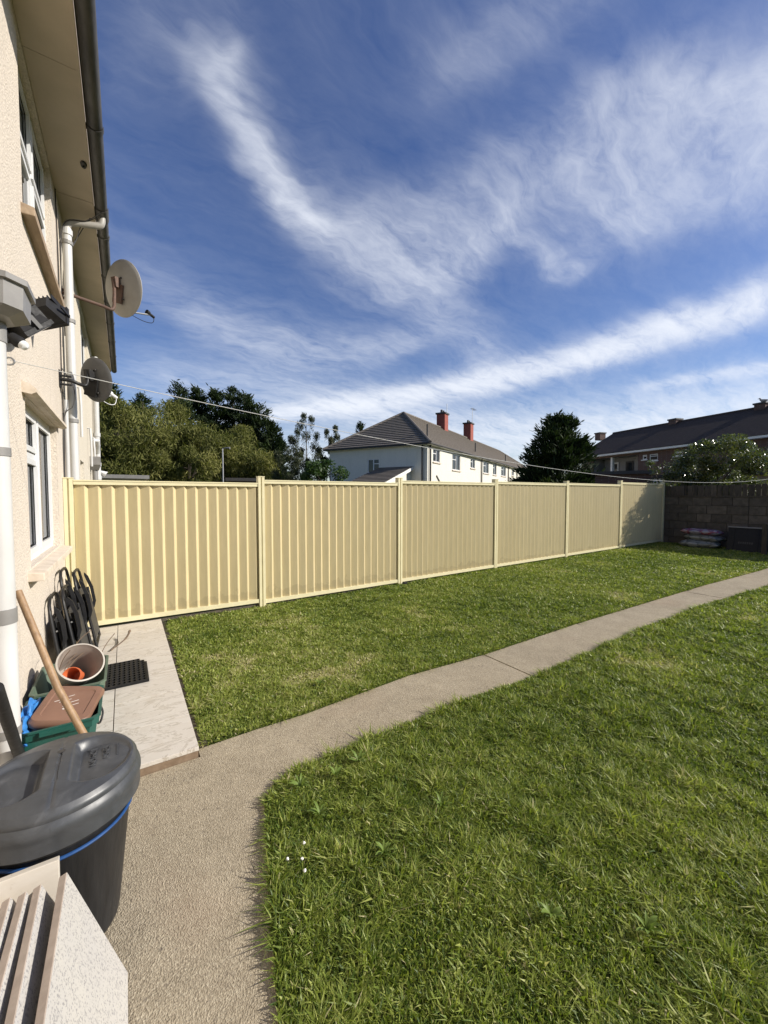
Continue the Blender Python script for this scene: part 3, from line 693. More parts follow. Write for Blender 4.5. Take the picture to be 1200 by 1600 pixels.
# swan neck downpipe beyond the fence
PX = WX + .075
m = MB(); m.tube([(PX, OY - .02, GCZ - .31), (PX, OY - .02, .0)], .044, 18)
dp = m.build('downpipe', MT['pipe'], nb, smooth=True)
MB().tube(smooth_pts([(GCX, OY, GCZ - .05), (GCX, OY, GCZ - .12), (GCX - .04, OY, GCZ - .17), (PX + .10, OY - .02, GCZ - .22), (PX + .03, OY - .02, GCZ - .245), (PX, OY - .02, GCZ - .29), (PX, OY - .02, GCZ - .36)], 5), .037, 16).build('swan_neck', MT['dishgrey'], dp, smooth=True)
for z in (4.42, 3.55, 2.42, 1.6, .5):
    m = MB(); m.lathe([(.046, -.02), (.054, -.02), (.054, .02), (.046, .02)], 18, Matrix.Translation((PX, OY - .02, z))); m.box((WX, OY - .04, z - .012), (PX - .045, OY, z + .012)); m.build('pipe_clip', MT['greyplastic'], dp)
m = MB(); m.lathe([(.047, -.03), (.053, -.03), (.053, .03), (.047, .03)], 18, Matrix.Translation((PX, OY - .02, GCZ - .36))); m.build('pipe_collar', MT['pipe'], dp)
# soil stack and hopper further along
SY = 10.9
m = MB(); m.tube([(PX, SY, 4.6), (PX, SY, 0)], .055, 16); sp = m.build('soil_pipe', MT['pipe'], nb, smooth=True)
for z in (2.9, 2.25, 1.95): MB().lathe([(.056, -.04), (.066, -.04), (.066, .04), (.056, .04)], 16, Matrix.Translation((PX, SY, z))).build('pipe_collar', MT['pipe'], sp)
MB().tube([(WX, SY - .28, 2.75), (PX + .02, SY - .26, 2.74), (PX + .02, SY - .14, 2.66), (PX, SY - .03, 2.5)], .045, 10).build('branch_pipe', MT['pipe'], sp, smooth=True)
m = MB(); hy = 9.75; m.add([(WX, hy - .14, 2.32), (WX + .17, hy - .14, 2.32), (WX + .17, hy + .14, 2.32), (WX, hy + .14, 2.32), (WX, hy - .14, 2.16), (WX + .17, hy - .14, 2.16), (WX + .17, hy + .14, 2.16), (WX, hy + .14, 2.16), (WX + .02, hy - .06, 2.06), (WX + .14, hy - .06, 2.06), (WX + .14, hy + .06, 2.06), (WX + .02, hy + .06, 2.06)],
       [(0, 1, 2, 3), (0, 4, 5, 1), (1, 5, 6, 2), (2, 6, 7, 3), (4, 8, 9, 5), (5, 9, 10, 6), (6, 10, 11, 7), (8, 11, 10, 9)]); hp = m.build('hopper', MT['greyplastic'], nb)
MB().tube([(WX + .08, hy, 2.07), (WX + .08, hy, 0)], .045, 12).build('waste_pipe', MT['greyplastic'], nb, smooth=True)
for y, z in ((7.2, 3.1), (9.2, 2.8), (10.2, 2.75)): MB().tube([(WX, y, z), (WX + .05, y, z), (WX + .06, y, z - .25), (WX + .06, y, z - .7)], .018, 8).build('overflow_pipe', MT['pipe'], nb, smooth=True)
m = MB(); m.box((WX, 12.2, 2.1), (WX + .05, 12.3, 2.2)); m.lathe([(.015, -.1), (.07, .06), (.075, .07), (.0, .07)], 14, Matrix.Translation((WX + .12, 12.35, 2.13)) @ Matrix.Rotation(rad(120), 4, 'Y')); m.build('wall_lamp', MT['upvc'], nb, smooth=True)
# near waste pipe with hopper head
NY = 2.565; NXP = WX + .053
m = MB(); m.tube([(NXP, NY, 2.38), (NXP, NY, -.02)], .048, 24); npipe = m.build('waste_pipe', MT['pipe'], house, smooth=True)
for z, hh, mt in ((1.765, .02, 'greyplastic'), (.985, .035, 'greyplastic'), (.42, .02, 'greyplastic'), (2.32, .045, 'greyplastic')):
    MB().lathe([(.0483, -hh), (.052, -hh), (.052, hh), (.0483, hh)], 24, Matrix.Translation((NXP, NY, z))).build('pipe_collar', MT[mt], npipe, smooth=True)
m = MB(); a, b = NY - .20, NY + .11; X0, X1, XC = WX + .002, WX + .14, WX + .20
prof = [(X0, a), (X1, a), (XC, a + .06), (XC, b - .06), (X1, b), (X0, b)]
def ngon_loft(m, rings):
    n = len(rings[0]); k = len(m.v)
    for r in rings: m.v += [tuple(p) for p in r]
    for i in range(len(rings) - 1):
        for j in range(n): m.f.append((k + i * n + j, k + i * n + (j + 1) % n, k + (i + 1) * n + (j + 1) % n, k + (i + 1) * n + j)); m.mi.append(0)
    m.f.append(tuple(k + j for j in range(n))[::-1]); m.mi.append(0); m.f.append(tuple(k + (len(rings) - 1) * n + j for j in range(n))); m.mi.append(0)
def sc_ring(p, cx, cy, s, z): return [(X0 + (x - X0) * s, cy + (y - cy) * s, z) for x, y in p]
cyh = (a + b) / 2
ngon_loft(m, [sc_ring(prof, 0, cyh, .66, 2.365), sc_ring(prof, 0, cyh, .93, 2.395), sc_ring(prof, 0, cyh, .95, 2.50), sc_ring(prof, 0, cyh, .95, 2.502), sc_ring(prof, 0, cyh, 1.03, 2.503), sc_ring(prof, 0, cyh, 1.03, 2.528)])
m.build('hopper', MT['greyplastic'], house, bev=0)
# boiler flue at the left edge
pf = onx(-14, 280, WX + .06)
m = MB(); Mx = Matrix.Translation((WX, pf[1] - .01, pf[2])) @ Matrix.Rotation(rad(90), 4, 'Y')
m.lathe([(.085, 0), (.085, .012), (.055, .014), (.055, .055), (.062, .057), (.062, .075), (.045, .077), (.045, .04), (0, .04)], 24, Mx); m.build('flue_terminal', MT['black'], house, smooth=True)
# cables clipped down the party line
cab = [([(WX + .008, 5.60, 4.84), (WX + .012, 5.61, 4.0), (WX + .010, 5.59, 3.0), (WX + .012, 5.61, 2.2), (WX + .010, 5.585, 1.5), (WX + .014, 5.60, 1.0), (WX + .01, 5.56, .2)], .006, 'cap'),
       ([(WX + .008, 5.63, 4.84), (WX + .016, 5.65, 3.7), (WX + .010, 5.62, 2.7), (WX + .010, 5.64, 1.9), (WX + .01, 5.62, .4)], .006, 'stone'),
       ([(WX + .010, 5.57, 2.95), (WX + .11, 5.60, 2.75), (WX + .10, 5.60, 2.55), (WX + .012, 5.575, 2.33), (WX + .01, 5.57, 1.2)], .005, 'cap'),
       ([(GCX, 5.74, GCZ - .08), (-.30, 5.80, GCZ - .19), (WX + .05, 5.78, GCZ - .32), (WX + .02, 5.72, 3.9), (WX + .015, 5.68, 3.2)], .005, 'cap'),
       ([(-.26, 5.95, SOF - .01), (-.36, 5.98, SOF - .2), (WX + .03, 5.95, 4.2), (WX + .02, 5.92, 3.4)], .005, 'cap'),
       ([(GCX, 5.78, GCZ - .09), (-.33, 5.84, GCZ - .22), (-.40, 5.90, 4.5), (WX + .03, 5.86, 4.1), (WX + .02, 5.80, 2.9)], .0045, 'cap')]
for P_, r, mt in cab: MB().tube(smooth_pts(P_), r, 6).build('cable', MT[mt], house, smooth=True)
MB().tube([(WX + .03, 5.665, 2.62), (WX + .03, 5.665, .02)], .022, 10).build('conduit', MT['pipe'], nb, smooth=True)
# ------------------------------------------------------------------ satellite dishes
def dish(name, label, mount, centre, nrm, W, H, dm, armm, lnb_len, bracket):
    o = thing(name, mount, label, 'satellite dish', 'satellite dishes on the house wall')
    n = Vector(nrm).normalized(); s = Vector((0, 0, 1)).cross(n).normalized(); t = n.cross(s)
    Mx = Matrix((s, t, n)).transposed().to_4x4(); Mx.translation = Vector(centre)
    m = MB(); R_, T_ = 14, 48; V = []; fs = []
    for side in (0, 1):
        for i in range(R_ + 1):
            for j in range(T_):
                r = i / R_; a = 2 * math.pi * j / T_
                z = .16 * W * (r * r) - (.006 if side == 0 else 0) + (.008 if i == R_ else 0)
                V.append(tuple(Mx @ Vector((r * W * math.cos(a), r * H * math.sin(a), z))))
    q = (R_ + 1) * T_
    for i in range(R_):
        for j in range(T_):
            j2 = (j + 1) % T_; A = i * T_
            fs.append((A + j, A + j2, A + T_ + j2, A + T_ + j)); fs.append((q + A + j2, q + A + j, q + A + T_ + j, q + A + T_ + j2))
    for j in range(T_): j2 = (j + 1) % T_; fs.append((R_ * T_ + j, R_ * T_ + j2, q + R_ * T_ + j2, q + R_ * T_ + j))
    m.add(V, fs); m.build('reflector', MT[dm], o, smooth=True)
    # clamp on the back
    m = MB(); m.box((-.035, -.02, -.075), (.035, .10, -.007), 0, Mx); m.box((-.075, -.19, -.028), (.075, .03, -.005), 0, Mx @ Matrix.Rotation(rad(18), 4, 'Z'))
    m.build('clamp', MT[bracket], o)
    for dx, dy in ((-.05, .10), (.06, .05), (.05, -.13), (-.04, -.15)): MB().lathe([(0, -.018), (.010, -.018), (.010, -.002), (0, -.002)], 8, Mx @ Matrix.Translation((dx, dy, 0))).build('bolt', MT['cap'], o)
    back = Mx @ Vector((0, .04, -.07))
    mv = Vector(mount)
    elbow = Vector((back.x - .02, (back.y + mv.y) / 2, mv.z - .03))
    m = MB(); m.tube(smooth_pts([mv + Vector((.0, 0, 0)), mv + Vector((.10, 0, -.005)), mv.lerp(elbow, .75), elbow, Vector((back.x, back.y, (back.z + elbow.z) / 2)), back + Vector((0, 0, .05))], 6), .019, 12); m.build('mounting_arm', MT[armm], o, smooth=True)
    m = MB(); m.box((mv.x, mv.y - .05, mv.z - .09), (mv.x + .008, mv.y + .05, mv.z + .09)); m.box((mv.x, mv.y - .02, mv.z + .03), (mv.x + .10, mv.y + .02, mv.z + .045)); m.box((mv.x, mv.y - .02, mv.z - .06), (mv.x + .10, mv.y + .02, mv.z - .045)); m.build('wall_bracket', MT[bracket], o)
    tip = Mx @ Vector((0, -H * .62, lnb_len)); st = Mx @ Vector((0, -H * .80, .03)); 
    MB().tube([st, tip], .011, 8).build('feed_arm', MT['steel'], o)
    d = (Mx @ Vector((0, -.1 * H, 0)) - tip).normalized(); Q = d.to_track_quat('Z', 'Y').to_matrix().to_4x4(); Q.translation = tip
    ln = MB().lathe([(0, -.05), (.018, -.05), (.018, .02), (.028, .03), (.030, .07), (.0, .075)], 14, Q).build('receiver', MT['black' if dm == 'dishgrey' else 'upvc'], o, smooth=True)
    mid = tip.lerp(st, .35) + Vector((0, 0, -.09)); MB().tube(smooth_pts([tip - d * .05, tip + Vector((.015, 0, -.10)), mid, st]), .004, 6).build('lead', MT['black' if dm == 'dishgrey' else 'upvc'], o, smooth=True)
    return o
mt1 = onx(95, 457, WX + .002); c1 = ony(187, 449, mt1[1] + .22)
dish('satellite_dish', 'larger pale grey satellite dish on a rusty arm just under the gutter', tuple(mt1), tuple(c1), (.76, .60, .13), .305, .34, 'dishgrey', 'rust', .42, 'rust')
mt2 = onx(93, 592, WX + .002); c2 = ony(146, 593, mt2[1] + .12)
dish('satellite_dish', 'smaller dark grey satellite dish on a black arm below the pale one', tuple(mt2), tuple(c2), (.64, .68, .14), .205, .245, 'dishdark', 'blackmetal', .24, 'blackmetal')
# ------------------------------------------------------------------ floodlights
def floodlight(label, c, nrm, up, w, h, dpt):
    o = thing('floodlight', (WX, c[1], c[2]), label, 'floodlight', 'black floodlights on the house wall')
    n = Vector(nrm).normalized(); u_ = Vector(up); s = u_.cross(n).normalized(); t = n.cross(s)
    Mx = Matrix((s, t, n)).transposed().to_4x4(); Mx.translation = Vector(c)
    m = MB()
    def rg(sw, sh, z): return [tuple(Mx @ Vector(q)) for q in ((-sw, -sh, z), (sw, -sh, z), (sw, sh, z), (-sw, sh, z))]
    ngon_loft(m, [rg(w * .55, h * .5, -dpt), rg(w * .62, h * .62, -dpt * .9), rg(w * .92, h * .92, -.02), rg(w, h, -.018), rg(w, h, .006)])
    m.build('housing', MT['black'], o)
    for k in range(7):
        x = (-.75 + .25 * k) * w; MB().box((x - .003, h * .45, -dpt * .9), (x + .003, h * .98, -.03), 0, Mx).build('fin', MT['black'], o)
    MB().box((-w * .84, -h * .84, .0062), (w * .84, h * .84, .010), 0, Mx).build('lens', MT['pane'], o)
    m = MB(); m.box((-w - .012, -.012, -dpt * .6), (-w - .002, .012, 0), 0, Mx); m.box((w + .002, -.012, -dpt * .6), (w + .012, .012, 0), 0, Mx); m.build('bracket', MT['blackmetal'], o)
    b = Mx @ Vector((0, -.0, -dpt * .85)); MB().tube([b, (WX, b.y - .01, b.z - .02)], .014, 8).build('stem', MT['blackmetal'], o)
    return o
f1 = onx(82, 500, WX + .13); floodlight('black floodlight tilted along the wall, nearer the satellite dishes', tuple(f1), (.45, .72, -.38), (-.2, .2, 1), .115, .085, .15)
f2 = onx(52, 520, WX + .12); floodlight('black floodlight aimed down beside the grey hopper', tuple(f2), (.55, .25, -.62), (.3, .2, 1), .10, .09, .12)
pz = onx(30, 535, WX + .08); s_ = thing('motion_sensor', (WX, pz[1], pz[2]), 'small black motion sensor with white lens under the floodlights', 'sensor')
MB().lathe([(0, -.05), (.03, -.045), (.034, .0), (.026, .02)], 14, Matrix.Translation(pz) @ Matrix.Rotation(rad(125), 4, (.5, 1, 0))).build('body', MT['black'], s_, smooth=True)
MB().lathe([(.026, .018), (.022, .04), (0, .05)], 14, Matrix.Translation(pz) @ Matrix.Rotation(rad(125), 4, (.5, 1, 0))).build('lens', MT['upvc'], s_, smooth=True)
MB().tube([(WX, pz[1], pz[2]), (pz[0], pz[1], pz[2])], .014, 8).build('stem', MT['black'], s_)
# ------------------------------------------------------------------ washing line
LP = []
for k in range(61):
    x = -.5 + 13.9 * k / 60; LP.append((x, 2.95, float(np.interp(x, [-.5, 13.4], [2.285, 2.0])) - .33 * (1 - ((x - 6.6) / 7.0) ** 2)))
wl_ = thing('washing_line', (WX, 2.95, 0), 'thin pale washing line sagging from the house to a post by the far wall', 'washing line')
MB().tube(LP, .0023, 6).build('cord', MT['line'], wl_)
MB().tube([(WX, 2.95, 2.27)] + arc((WX + .045, 2.95, 2.29), .02, rad(-90), rad(150), 6), .005, 6).build('hook', MT['steel'], wl_)
# ------------------------------------------------------------------ dustbin
BC = (-.215, 1.772); BR = .246
binn = thing('dustbin', (BC[0], BC[1], 0), 'round dark grey plastic dustbin with a lid and blue cord round its rim', 'dustbin')
T0 = Matrix.Translation((BC[0], BC[1], 0)); TB = T0 @ Matrix.Diagonal((.95, .95, 1, 1))
MB().lathe([(0, .005), (.165, .005), (.172, .012), (.176, .03), (.222, .44), (.226, .445), (.236, .452), (.240, .50), (.236, .535), (.228, .535), (.21, .44), (.16, .02), (0, .02)], 72, TB).build('body', MT['binbody'], binn, smooth=True)
def lid_h(x, y, r):
    z = .588 + .030 * (1 - r * r)
    best = 0
    for sgn in (1, -1):
        u_ = sgn * x / BR; v_ = y / BR
        if u_ < .1: continue
        # D-shaped hand recess: deep by the middle ridge, running out to the rim
        half = .60 * math.sqrt(max(0, 1 - ((u_ - .42) / .46) ** 2))
        e = min((half - abs(v_)) / .15, (u_ - .14) / .11, 1); e = max(0, e); e = e * e * (3 - 2 * e)
        best = max(best, e * (.040 * (1 - (u_ - .14) / .80) + .004))
    seam = .004 * math.exp(-(x / (.012 * BR / .258)) ** 2 * 900) if False else 0
    g = .003 if abs(x) < .004 else 0
    return z - best - g + seam
NR, NT = 60, 160; V = []; F = []
for i in range(NR + 1):
    for j in range(NT):
        r = .905 * i / NR; a = 2 * math.pi * j / NT; x, y = r * BR * math.cos(a), r * BR * math.sin(a)
        V.append((BC[0] + x, BC[1] + y, lid_h(x, y, r)))
edge = [(.94, .583), (.955, .578), (.960, .570), (.952, .562), (.965, .556), (.988, .549), (1.0, .538), (1.0, .528), (.99, .520), (.985, .508), (.985, .470), (.955, .468), (.955, .50)]
for (r, z) in edge:
    for j in range(NT):
        a = 2 * math.pi * j / NT; V.append((BC[0] + r * BR * math.cos(a), BC[1] + r * BR * math.sin(a), z))
for i in range(NR + len(edge)):
    for j in range(NT): j2 = (j + 1) % NT; F.append((i * NT + j, i * NT + j2, (i + 1) * NT + j2, (i + 1) * NT + j))
lm = MB(); lm.add(V, F); lid = lm.build('lid', MT['binlid'], binn, smooth=True)
MB().lathe([(0, .0), (.010, 0), (.012, .002), (.0, .0021)], 16, T0 @ Matrix.Translation((0, .075, .6145))).build('vent_hole', MT['cap'], lid)
def text_mesh(body, size, depth):
    c = bpy.data.curves.new('t', 'FONT'); c.body = body; c.size = size; c.extrude = depth; c.align_x = 'CENTER'; c.align_y = 'CENTER'
    o = bpy.data.objects.new('t', c); COL.objects.link(o); dg = bpy.context.evaluated_depsgraph_get()
    me = bpy.data.meshes.new_from_object(o.evaluated_get(dg)); bpy.data.objects.remove(o); return me
for body, ux, sz in (('NO HOT', .098, .030), ('ASHES', .138, .030)):
    me = text_mesh(body, sz, .0012)
    slope = math.atan2(.040 / (.80 * BR) - 2 * .03 * ux / BR / BR, 1)
    Mx = Matrix.Translation((BC[0] + ux, BC[1] + .03, lid_h(ux, .03, ux / BR) + .0018)) @ Matrix.Rotation(-slope, 4, 'Y') @ Matrix.Rotation(rad(90), 4, 'Z')
    me.transform(Matrix.Translation(-Vector((BC[0], BC[1], 0))) @ Mx); me.materials.append(MT['binlid'])
    link_mesh('lettering', me, None, lid, org=(BC[0], BC[1], 0))
m = MB()
for k in range(9):
    ux = .172; y = .03 - .036 + .009 * k; m.box((BC[0] + ux - .003, BC[1] + y - .003, lid_h(ux, y, .66) - .002), (BC[0] + ux + .004, BC[1] + y + .002, lid_h(ux, y, .66) + .0012))
m.build('worn_lettering', MT['binlid'], lid)
cp = []
for k in range(73):
    a = 2 * math.pi * k / 72; z = .432 + .012 * math.sin(a - .5); r = (.176 + (.222 - .176) * (z - .03) / .41) * .95 + .005; cp.append((BC[0] + r * math.cos(a), BC[1] + r * math.sin(a), z))
MB().tube(cp, .0055, 8, cap=False).build('cord', MT['bluecord'], binn, smooth=True)
# ------------------------------------------------------------------ leaning tiles
def tile_mesh(s, t):
    m = MB(); m.box((0, -.60, 0), (t, 0, s)); me = m.mesh('paving_tile', (0, 0, 0), [MT['tileedge'], MT['speckle']])
    b = bmesh.new(); b.from_mesh(me); bmesh.ops.bevel(b, geom=list(b.edges), offset=.0018, segments=1, affect='EDGES')
    for f in b.faces:
        if abs(f.normal.x) > .9: f.material_index = 1
    b.to_mesh(me); b.free(); return me
tme = tile_mesh(.443, .020)
ang = math.atan2(.145, .42)
tops = [(.000, 'front tile of the leaning stack, its whole speckled white face showing'), (-.058, 'second speckled tile in the leaning stack, behind the front one'), (-.090, 'third speckled tile in the leaning stack of paving tiles'), (-.124, 'fourth speckled tile in the leaning stack of paving tiles'), (-.158, 'rearmost visible speckled tile in the leaning stack, nearest the wall')]
for k, (dx, lb) in enumerate(tops):
    o = bpy.data.objects.new('paving_tile', tme); COL.objects.link(o)
    o.location = (-.044 + dx, 1.482 - (.0, .004, .012, .006, .01)[k], .004); o.rotation_euler = (0, -ang, (0, .01, -.012, .008, .0)[k])
    tag(o, lb, 'paving tile', 'paving tiles leaning by the dustbin')
mm = MB(); mm.box((-.56, 0, 0), (0, .02, .44)); st_ = mm.mesh('paving_tile', (0, 0, 0), [MT['marble']], bev=.002)
o = bpy.data.objects.new('paving_tile', st_); COL.objects.link(o); o.location = (-.194, 1.512, .0); o.rotation_euler = (rad(-2.6), 0, 0)
tag(o, 'stone-veined tile standing crosswise between the leaning stack and the dustbin', 'paving tile', 'paving tiles leaning by the dustbin')
# ------------------------------------------------------------------ recycling boxes
PT = .067
def rbox(name, label, x0, x1, y0, y1, h, mt):
    o = thing(name, ((x0 + x1) / 2, (y0 + y1) / 2, PT), label, 'recycling box', 'recycling boxes by the wall')
    m = MB(); t = .05
    def rr(ex, z, c=.03):
        a, b, cc, d = x0 - ex, x1 + ex, y0 - ex, y1 + ex
        return [(a + c, cc, z), (b - c, cc, z), (b, cc + c, z), (b, d - c, z), (b - c, d, z), (a + c, d, z), (a, d - c, z), (a, cc + c, z)]
    z0 = PT; z1 = PT + h
    ngon_loft(m, [rr(-.045, z0), rr(-.04, z0 + .01), rr(-.012, z1 - .055), rr(-.002, z1 - .05), rr(0, z1 - .012), rr(.008, z1 - .010), rr(.008, z1), rr(-.006, z1), rr(-.016, z1 - .05), rr(-.045, z0 + .012)])
    m.build('tub', MT[mt], o, smooth=False)
    for sx in ((x0 + x1) / 2,):
        MB().box((sx - .07, y0 - .020, z1 - .03), (sx + .07, y0 - .006, z1 - .008)).build('handle', MT[mt], o)
    return o
rbox('recycling_box', 'dark green open recycling box holding the brown caddy', -.505, -.145, 2.66, 3.10, .275, 'green')
rbox('recycling_box', 'faded grey green recycling box holding the big plant pot', -.51, -.135, 3.16, 3.68, .27, 'oldgreen')
# caddy with lid
cx, cy, cz = -.30, 2.865, .30
caddy = thing('food_caddy', (cx, cy, PT + .05), 'brown food waste caddy with worn white print lying in the green box', 'caddy')
Mc = Matrix.Translation((cx, cy, cz)) @ Matrix.Rotation(rad(-12), 4, 'Z') @ Matrix.Rotation(rad(10), 4, 'Y') @ Matrix.Rotation(rad(8), 4, 'X')
def rrect(w, d, c, z, n=5):
    out = []
    for (sx, sy, a0) in ((1, 1, 0), (-1, 1, 90), (-1, -1, 180), (1, -1, 270)):
        for k in range(n + 1):
            a = rad(a0 + 90 * k / n); out.append((sx * (w - c) + c * math.cos(a), sy * (d - c) + c * math.sin(a), z))
    return out
def xf(M_, r): return [tuple(M_ @ Vector(p)) for p in r]
m = MB(); ngon_loft(m, [xf(Mc, rrect(.11, .13, .03, -.17)), xf(Mc, rrect(.125, .15, .03, .035))]); m.build('bucket', MT['brown'], caddy, smooth=True)
m = MB(); ngon_loft(m, [xf(Mc, rrect(.135, .165, .04, .036)), xf(Mc, rrect(.138, .168, .04, .045)), xf(Mc, rrect(.138, .168, .04, .062)), xf(Mc, rrect(.128, .158, .04, .078)), xf(Mc, rrect(.10, .125, .03, .080)), xf(Mc, rrect(.095, .12, .03, .074))]); clid = m.build('lid', MT['brown'], caddy, smooth=True)
m = MB()
for (x, y, w, d) in ((-.03, .05, .05, .004), (-.01, .03, .06, .004), (.02, .0, .05, .004), (-.02, -.02, .035, .01), (-.035, -.04, .02, .012), (.03, .06, .03, .004), (.02, -.03, .03, .004)):
    m.box((x - w * .5, y - d * .5, .0742), (x + w * .5, y + d * .5, .0752), 0, Mc @ Matrix.Rotation(rad(35), 4, 'Z'))
m.build('worn_print', MT['mark'], clid)
m = MB(); m.tube(smooth_pts([Mc @ Vector((.13, -.06, .03)), Mc @ Vector((.16, -.05, -.02)), Mc @ Vector((.165, .0, -.05)), Mc @ Vector((.16, .05, -.02)), Mc @ Vector((.13, .06, .03))]), .006, 6); m.build('handle', MT['black'], caddy)
# crumpled blue sack
bm_ = bmesh.new(); bmesh.ops.create_icosphere(bm_, subdivisions=4, radius=1)
for v in bm_.verts:
    k = 1 + .22 * math.sin(7 * v.co.x + 3 * v.co.z) * math.sin(6 * v.co.y) + .12 * math.sin(17 * v.co.z + 9 * v.co.y)
    v.co = Vector((v.co.x * .038, v.co.y * .185, v.co.z * .11)) * k
me = bpy.data.meshes.new('blue_sack'); bm_.to_mesh(me); bm_.free(); me.materials.append(MT['blue'])
o = link_mesh('blue_sack', me, None, org=(-.465, 2.87, .295)); tag(o, 'crumpled blue plastic sack stuffed beside the brown caddy', 'sack')
# plant pots
pc_ = np.array([-.30, 3.36, .375]); ax = Vector((.32, -.66, .68)).normalized()
Qp = ax.to_track_quat('Z', 'Y').to_matrix().to_4x4(); Qp.translation = Vector(pc_)
pot = thing('plant_pot', tuple(pc_ - np.array([0, 0, .14])), 'large round grey plant pot tipped over in the faded box', 'plant pot')
MB().lathe([(0, -.13), (.085, -.13), (.09, -.122), (.122, .08), (.132, .08), (.136, .108), (.126, .110)], 48, Qp).build('pot_wall', MT['potgrey'], pot, smooth=True)
MB().lathe([(.1255, .1095), (.118, .08), (.115, .075), (.083, -.115), (0, -.117)], 48, Qp).build('pot_inside', MT['potin'], pot, smooth=True)
ip = Qp @ Vector((-.01, -.035, -.015)); ax2 = Vector((-.25, -.75, .38)).normalized(); Q2 = ax2.to_track_quat('Z', 'Y').to_matrix().to_4x4(); Q2.translation = ip
o = MB().lathe([(0, -.055), (.034, -.055), (.048, .035), (.054, .035), (.056, .06), (.051, .061), (.044, .03), (.03, -.05), (0, -.05)], 32, Q2).build('flower_pot', MT['terra'], org=tuple(ip), smooth=True)
tag(o, 'small orange flower pot lying inside the large grey pot', 'flower pot')
tw = MB()
for k in range(5):
    a = Qp @ Vector((random.uniform(-.12, .12), random.uniform(-.12, .12), .0)); b = a + Vector((random.uniform(.05, .2), random.uniform(.0, .25), random.uniform(.06, .2)))
    tw.tube(smooth_pts([a, a.lerp(b, .5) + Vector((0, 0, .03)), b], 4), .0028, 5)
o = tw.build('dry_stems', MT['twig'], org=tuple(pc_)); tag(o, 'thin dry brown plant stems sticking out of the tipped grey pot', 'stems')
o = MB().tube(smooth_pts([(-.14, 4.55, .08), (-.02, 4.72, .12), (.02, 4.86, .16)], 6), [.006] * 6 + [.009] * 4 + [.012] * 2 + [.004], 7).build('fallen_branch', MT['twig'], org=(-.1, 4.6, PT)); tag(o, 'short dry twig sticking up from the patio in front of the fence', 'twig')
# poles
o = MB().tube([(-.052, 2.375, .012), (-.30, 2.52, .60), (-.475, 2.765, 1.06)], [.0165, .0165, .0165], 14).build('wooden_pole', MT['wood'], org=(-.05, 2.375, 0), smooth=True)
tag(o, 'long pale wooden pole leaning across the green box against the wall', 'pole')
a = onz(42, 1215, .02); b = onx(-6, 1075, -.40)
o = MB().tube([tuple(a), tuple(b)], .021, 14).build('black_pole', MT['black'], org=tuple(a), smooth=True); tag(o, 'thick black pole leaning beside the white pipe behind the dustbin', 'pole')
a = onz(66, 1035, .10); b = onx(61, 992, WX + .03)
o = MB().tube([(a[0] - .0, a[1], PT), tuple(b)], .011, 10).build('metal_rod', MT['steel'], org=(a[0], a[1], PT), smooth=True); tag(o, 'short thin grey rod standing against the wall behind the boxes', 'rod')
# perforated mat
mc = [onz(228, 1031, PT), onz(226, 1065, PT), onz(166, 1076, PT), onz(172, 1030, PT)]
x0 = -.155; x1 = (mc[0][0] + mc[1][0]) / 2; y0 = mc[1][1] + .0; y1 = mc[0][1] + .02
m = MB(); nx, ny = 8, 10; hx = (x1 - x0) / nx; hy = (y1 - y0) / ny
def keepcell(i, j):
    u_, v_ = (i + .5) / nx, (j + .5) / ny
    return not (v_ > .80 and abs(u_ - .4) / .62 > math.sqrt(max(0, 1 - ((v_ - .80) / .28) ** 2)))
for i in range(nx):
    for j in range(ny):
        if not keepcell(i, j): continue
        cxm, cym = x0 + (i + .5) * hx, y0 + (j + .5) * hy + (hy * .0)
        K = 8; sq = [(1, 0), (1, 1), (0, 1), (-1, 1), (-1, 0), (-1, -1), (0, -1), (1, -1)]
        outr = [(cxm + sx * hx / 2, cym + sy * hy / 2) for sx, sy in sq]; inr = [(cxm + .40 * hx * math.cos(2 * math.pi * k / K), cym + .40 * hy * math.sin(2 * math.pi * k / K)) for k in range(K)]
        vs_ = [(p[0], p[1], PT + .017) for p in outr] + [(p[0], p[1], PT + .017) for p in inr] + [(p[0], p[1], PT + .001) for p in inr] + [(p[0], p[1], PT + .001) for p in outr]
        m.add(vs_, [(k, (k + 1) % K, K + (k + 1) % K, K + k) for k in range(K)] + [(K + k, K + (k + 1) % K, 2 * K + (k + 1) % K, 2 * K + k) for k in range(K)] + [(2 * K + k, 2 * K + (k + 1) % K, 3 * K + (k + 1) % K, 3 * K + k) for k in range(K)])
mt_ = thing('rubber_mat', ((x0 + x1) / 2, (y0 + y1) / 2, PT), 'black perforated rubber mat lying on the pale patio tiles', 'mat')
m.build('mat_grid', MT['black'], mt_)
e = MB(); e.box((x0 - .01, y0 - .018, PT + .001), (x1 + .018, y0, PT + .020)); e.box((x1, y0, PT + .001), (x1 + .018, y0 + (y1 - y0) * .80, PT + .020)); e.build('mat_border', MT['black'], mt_, bev=.003)
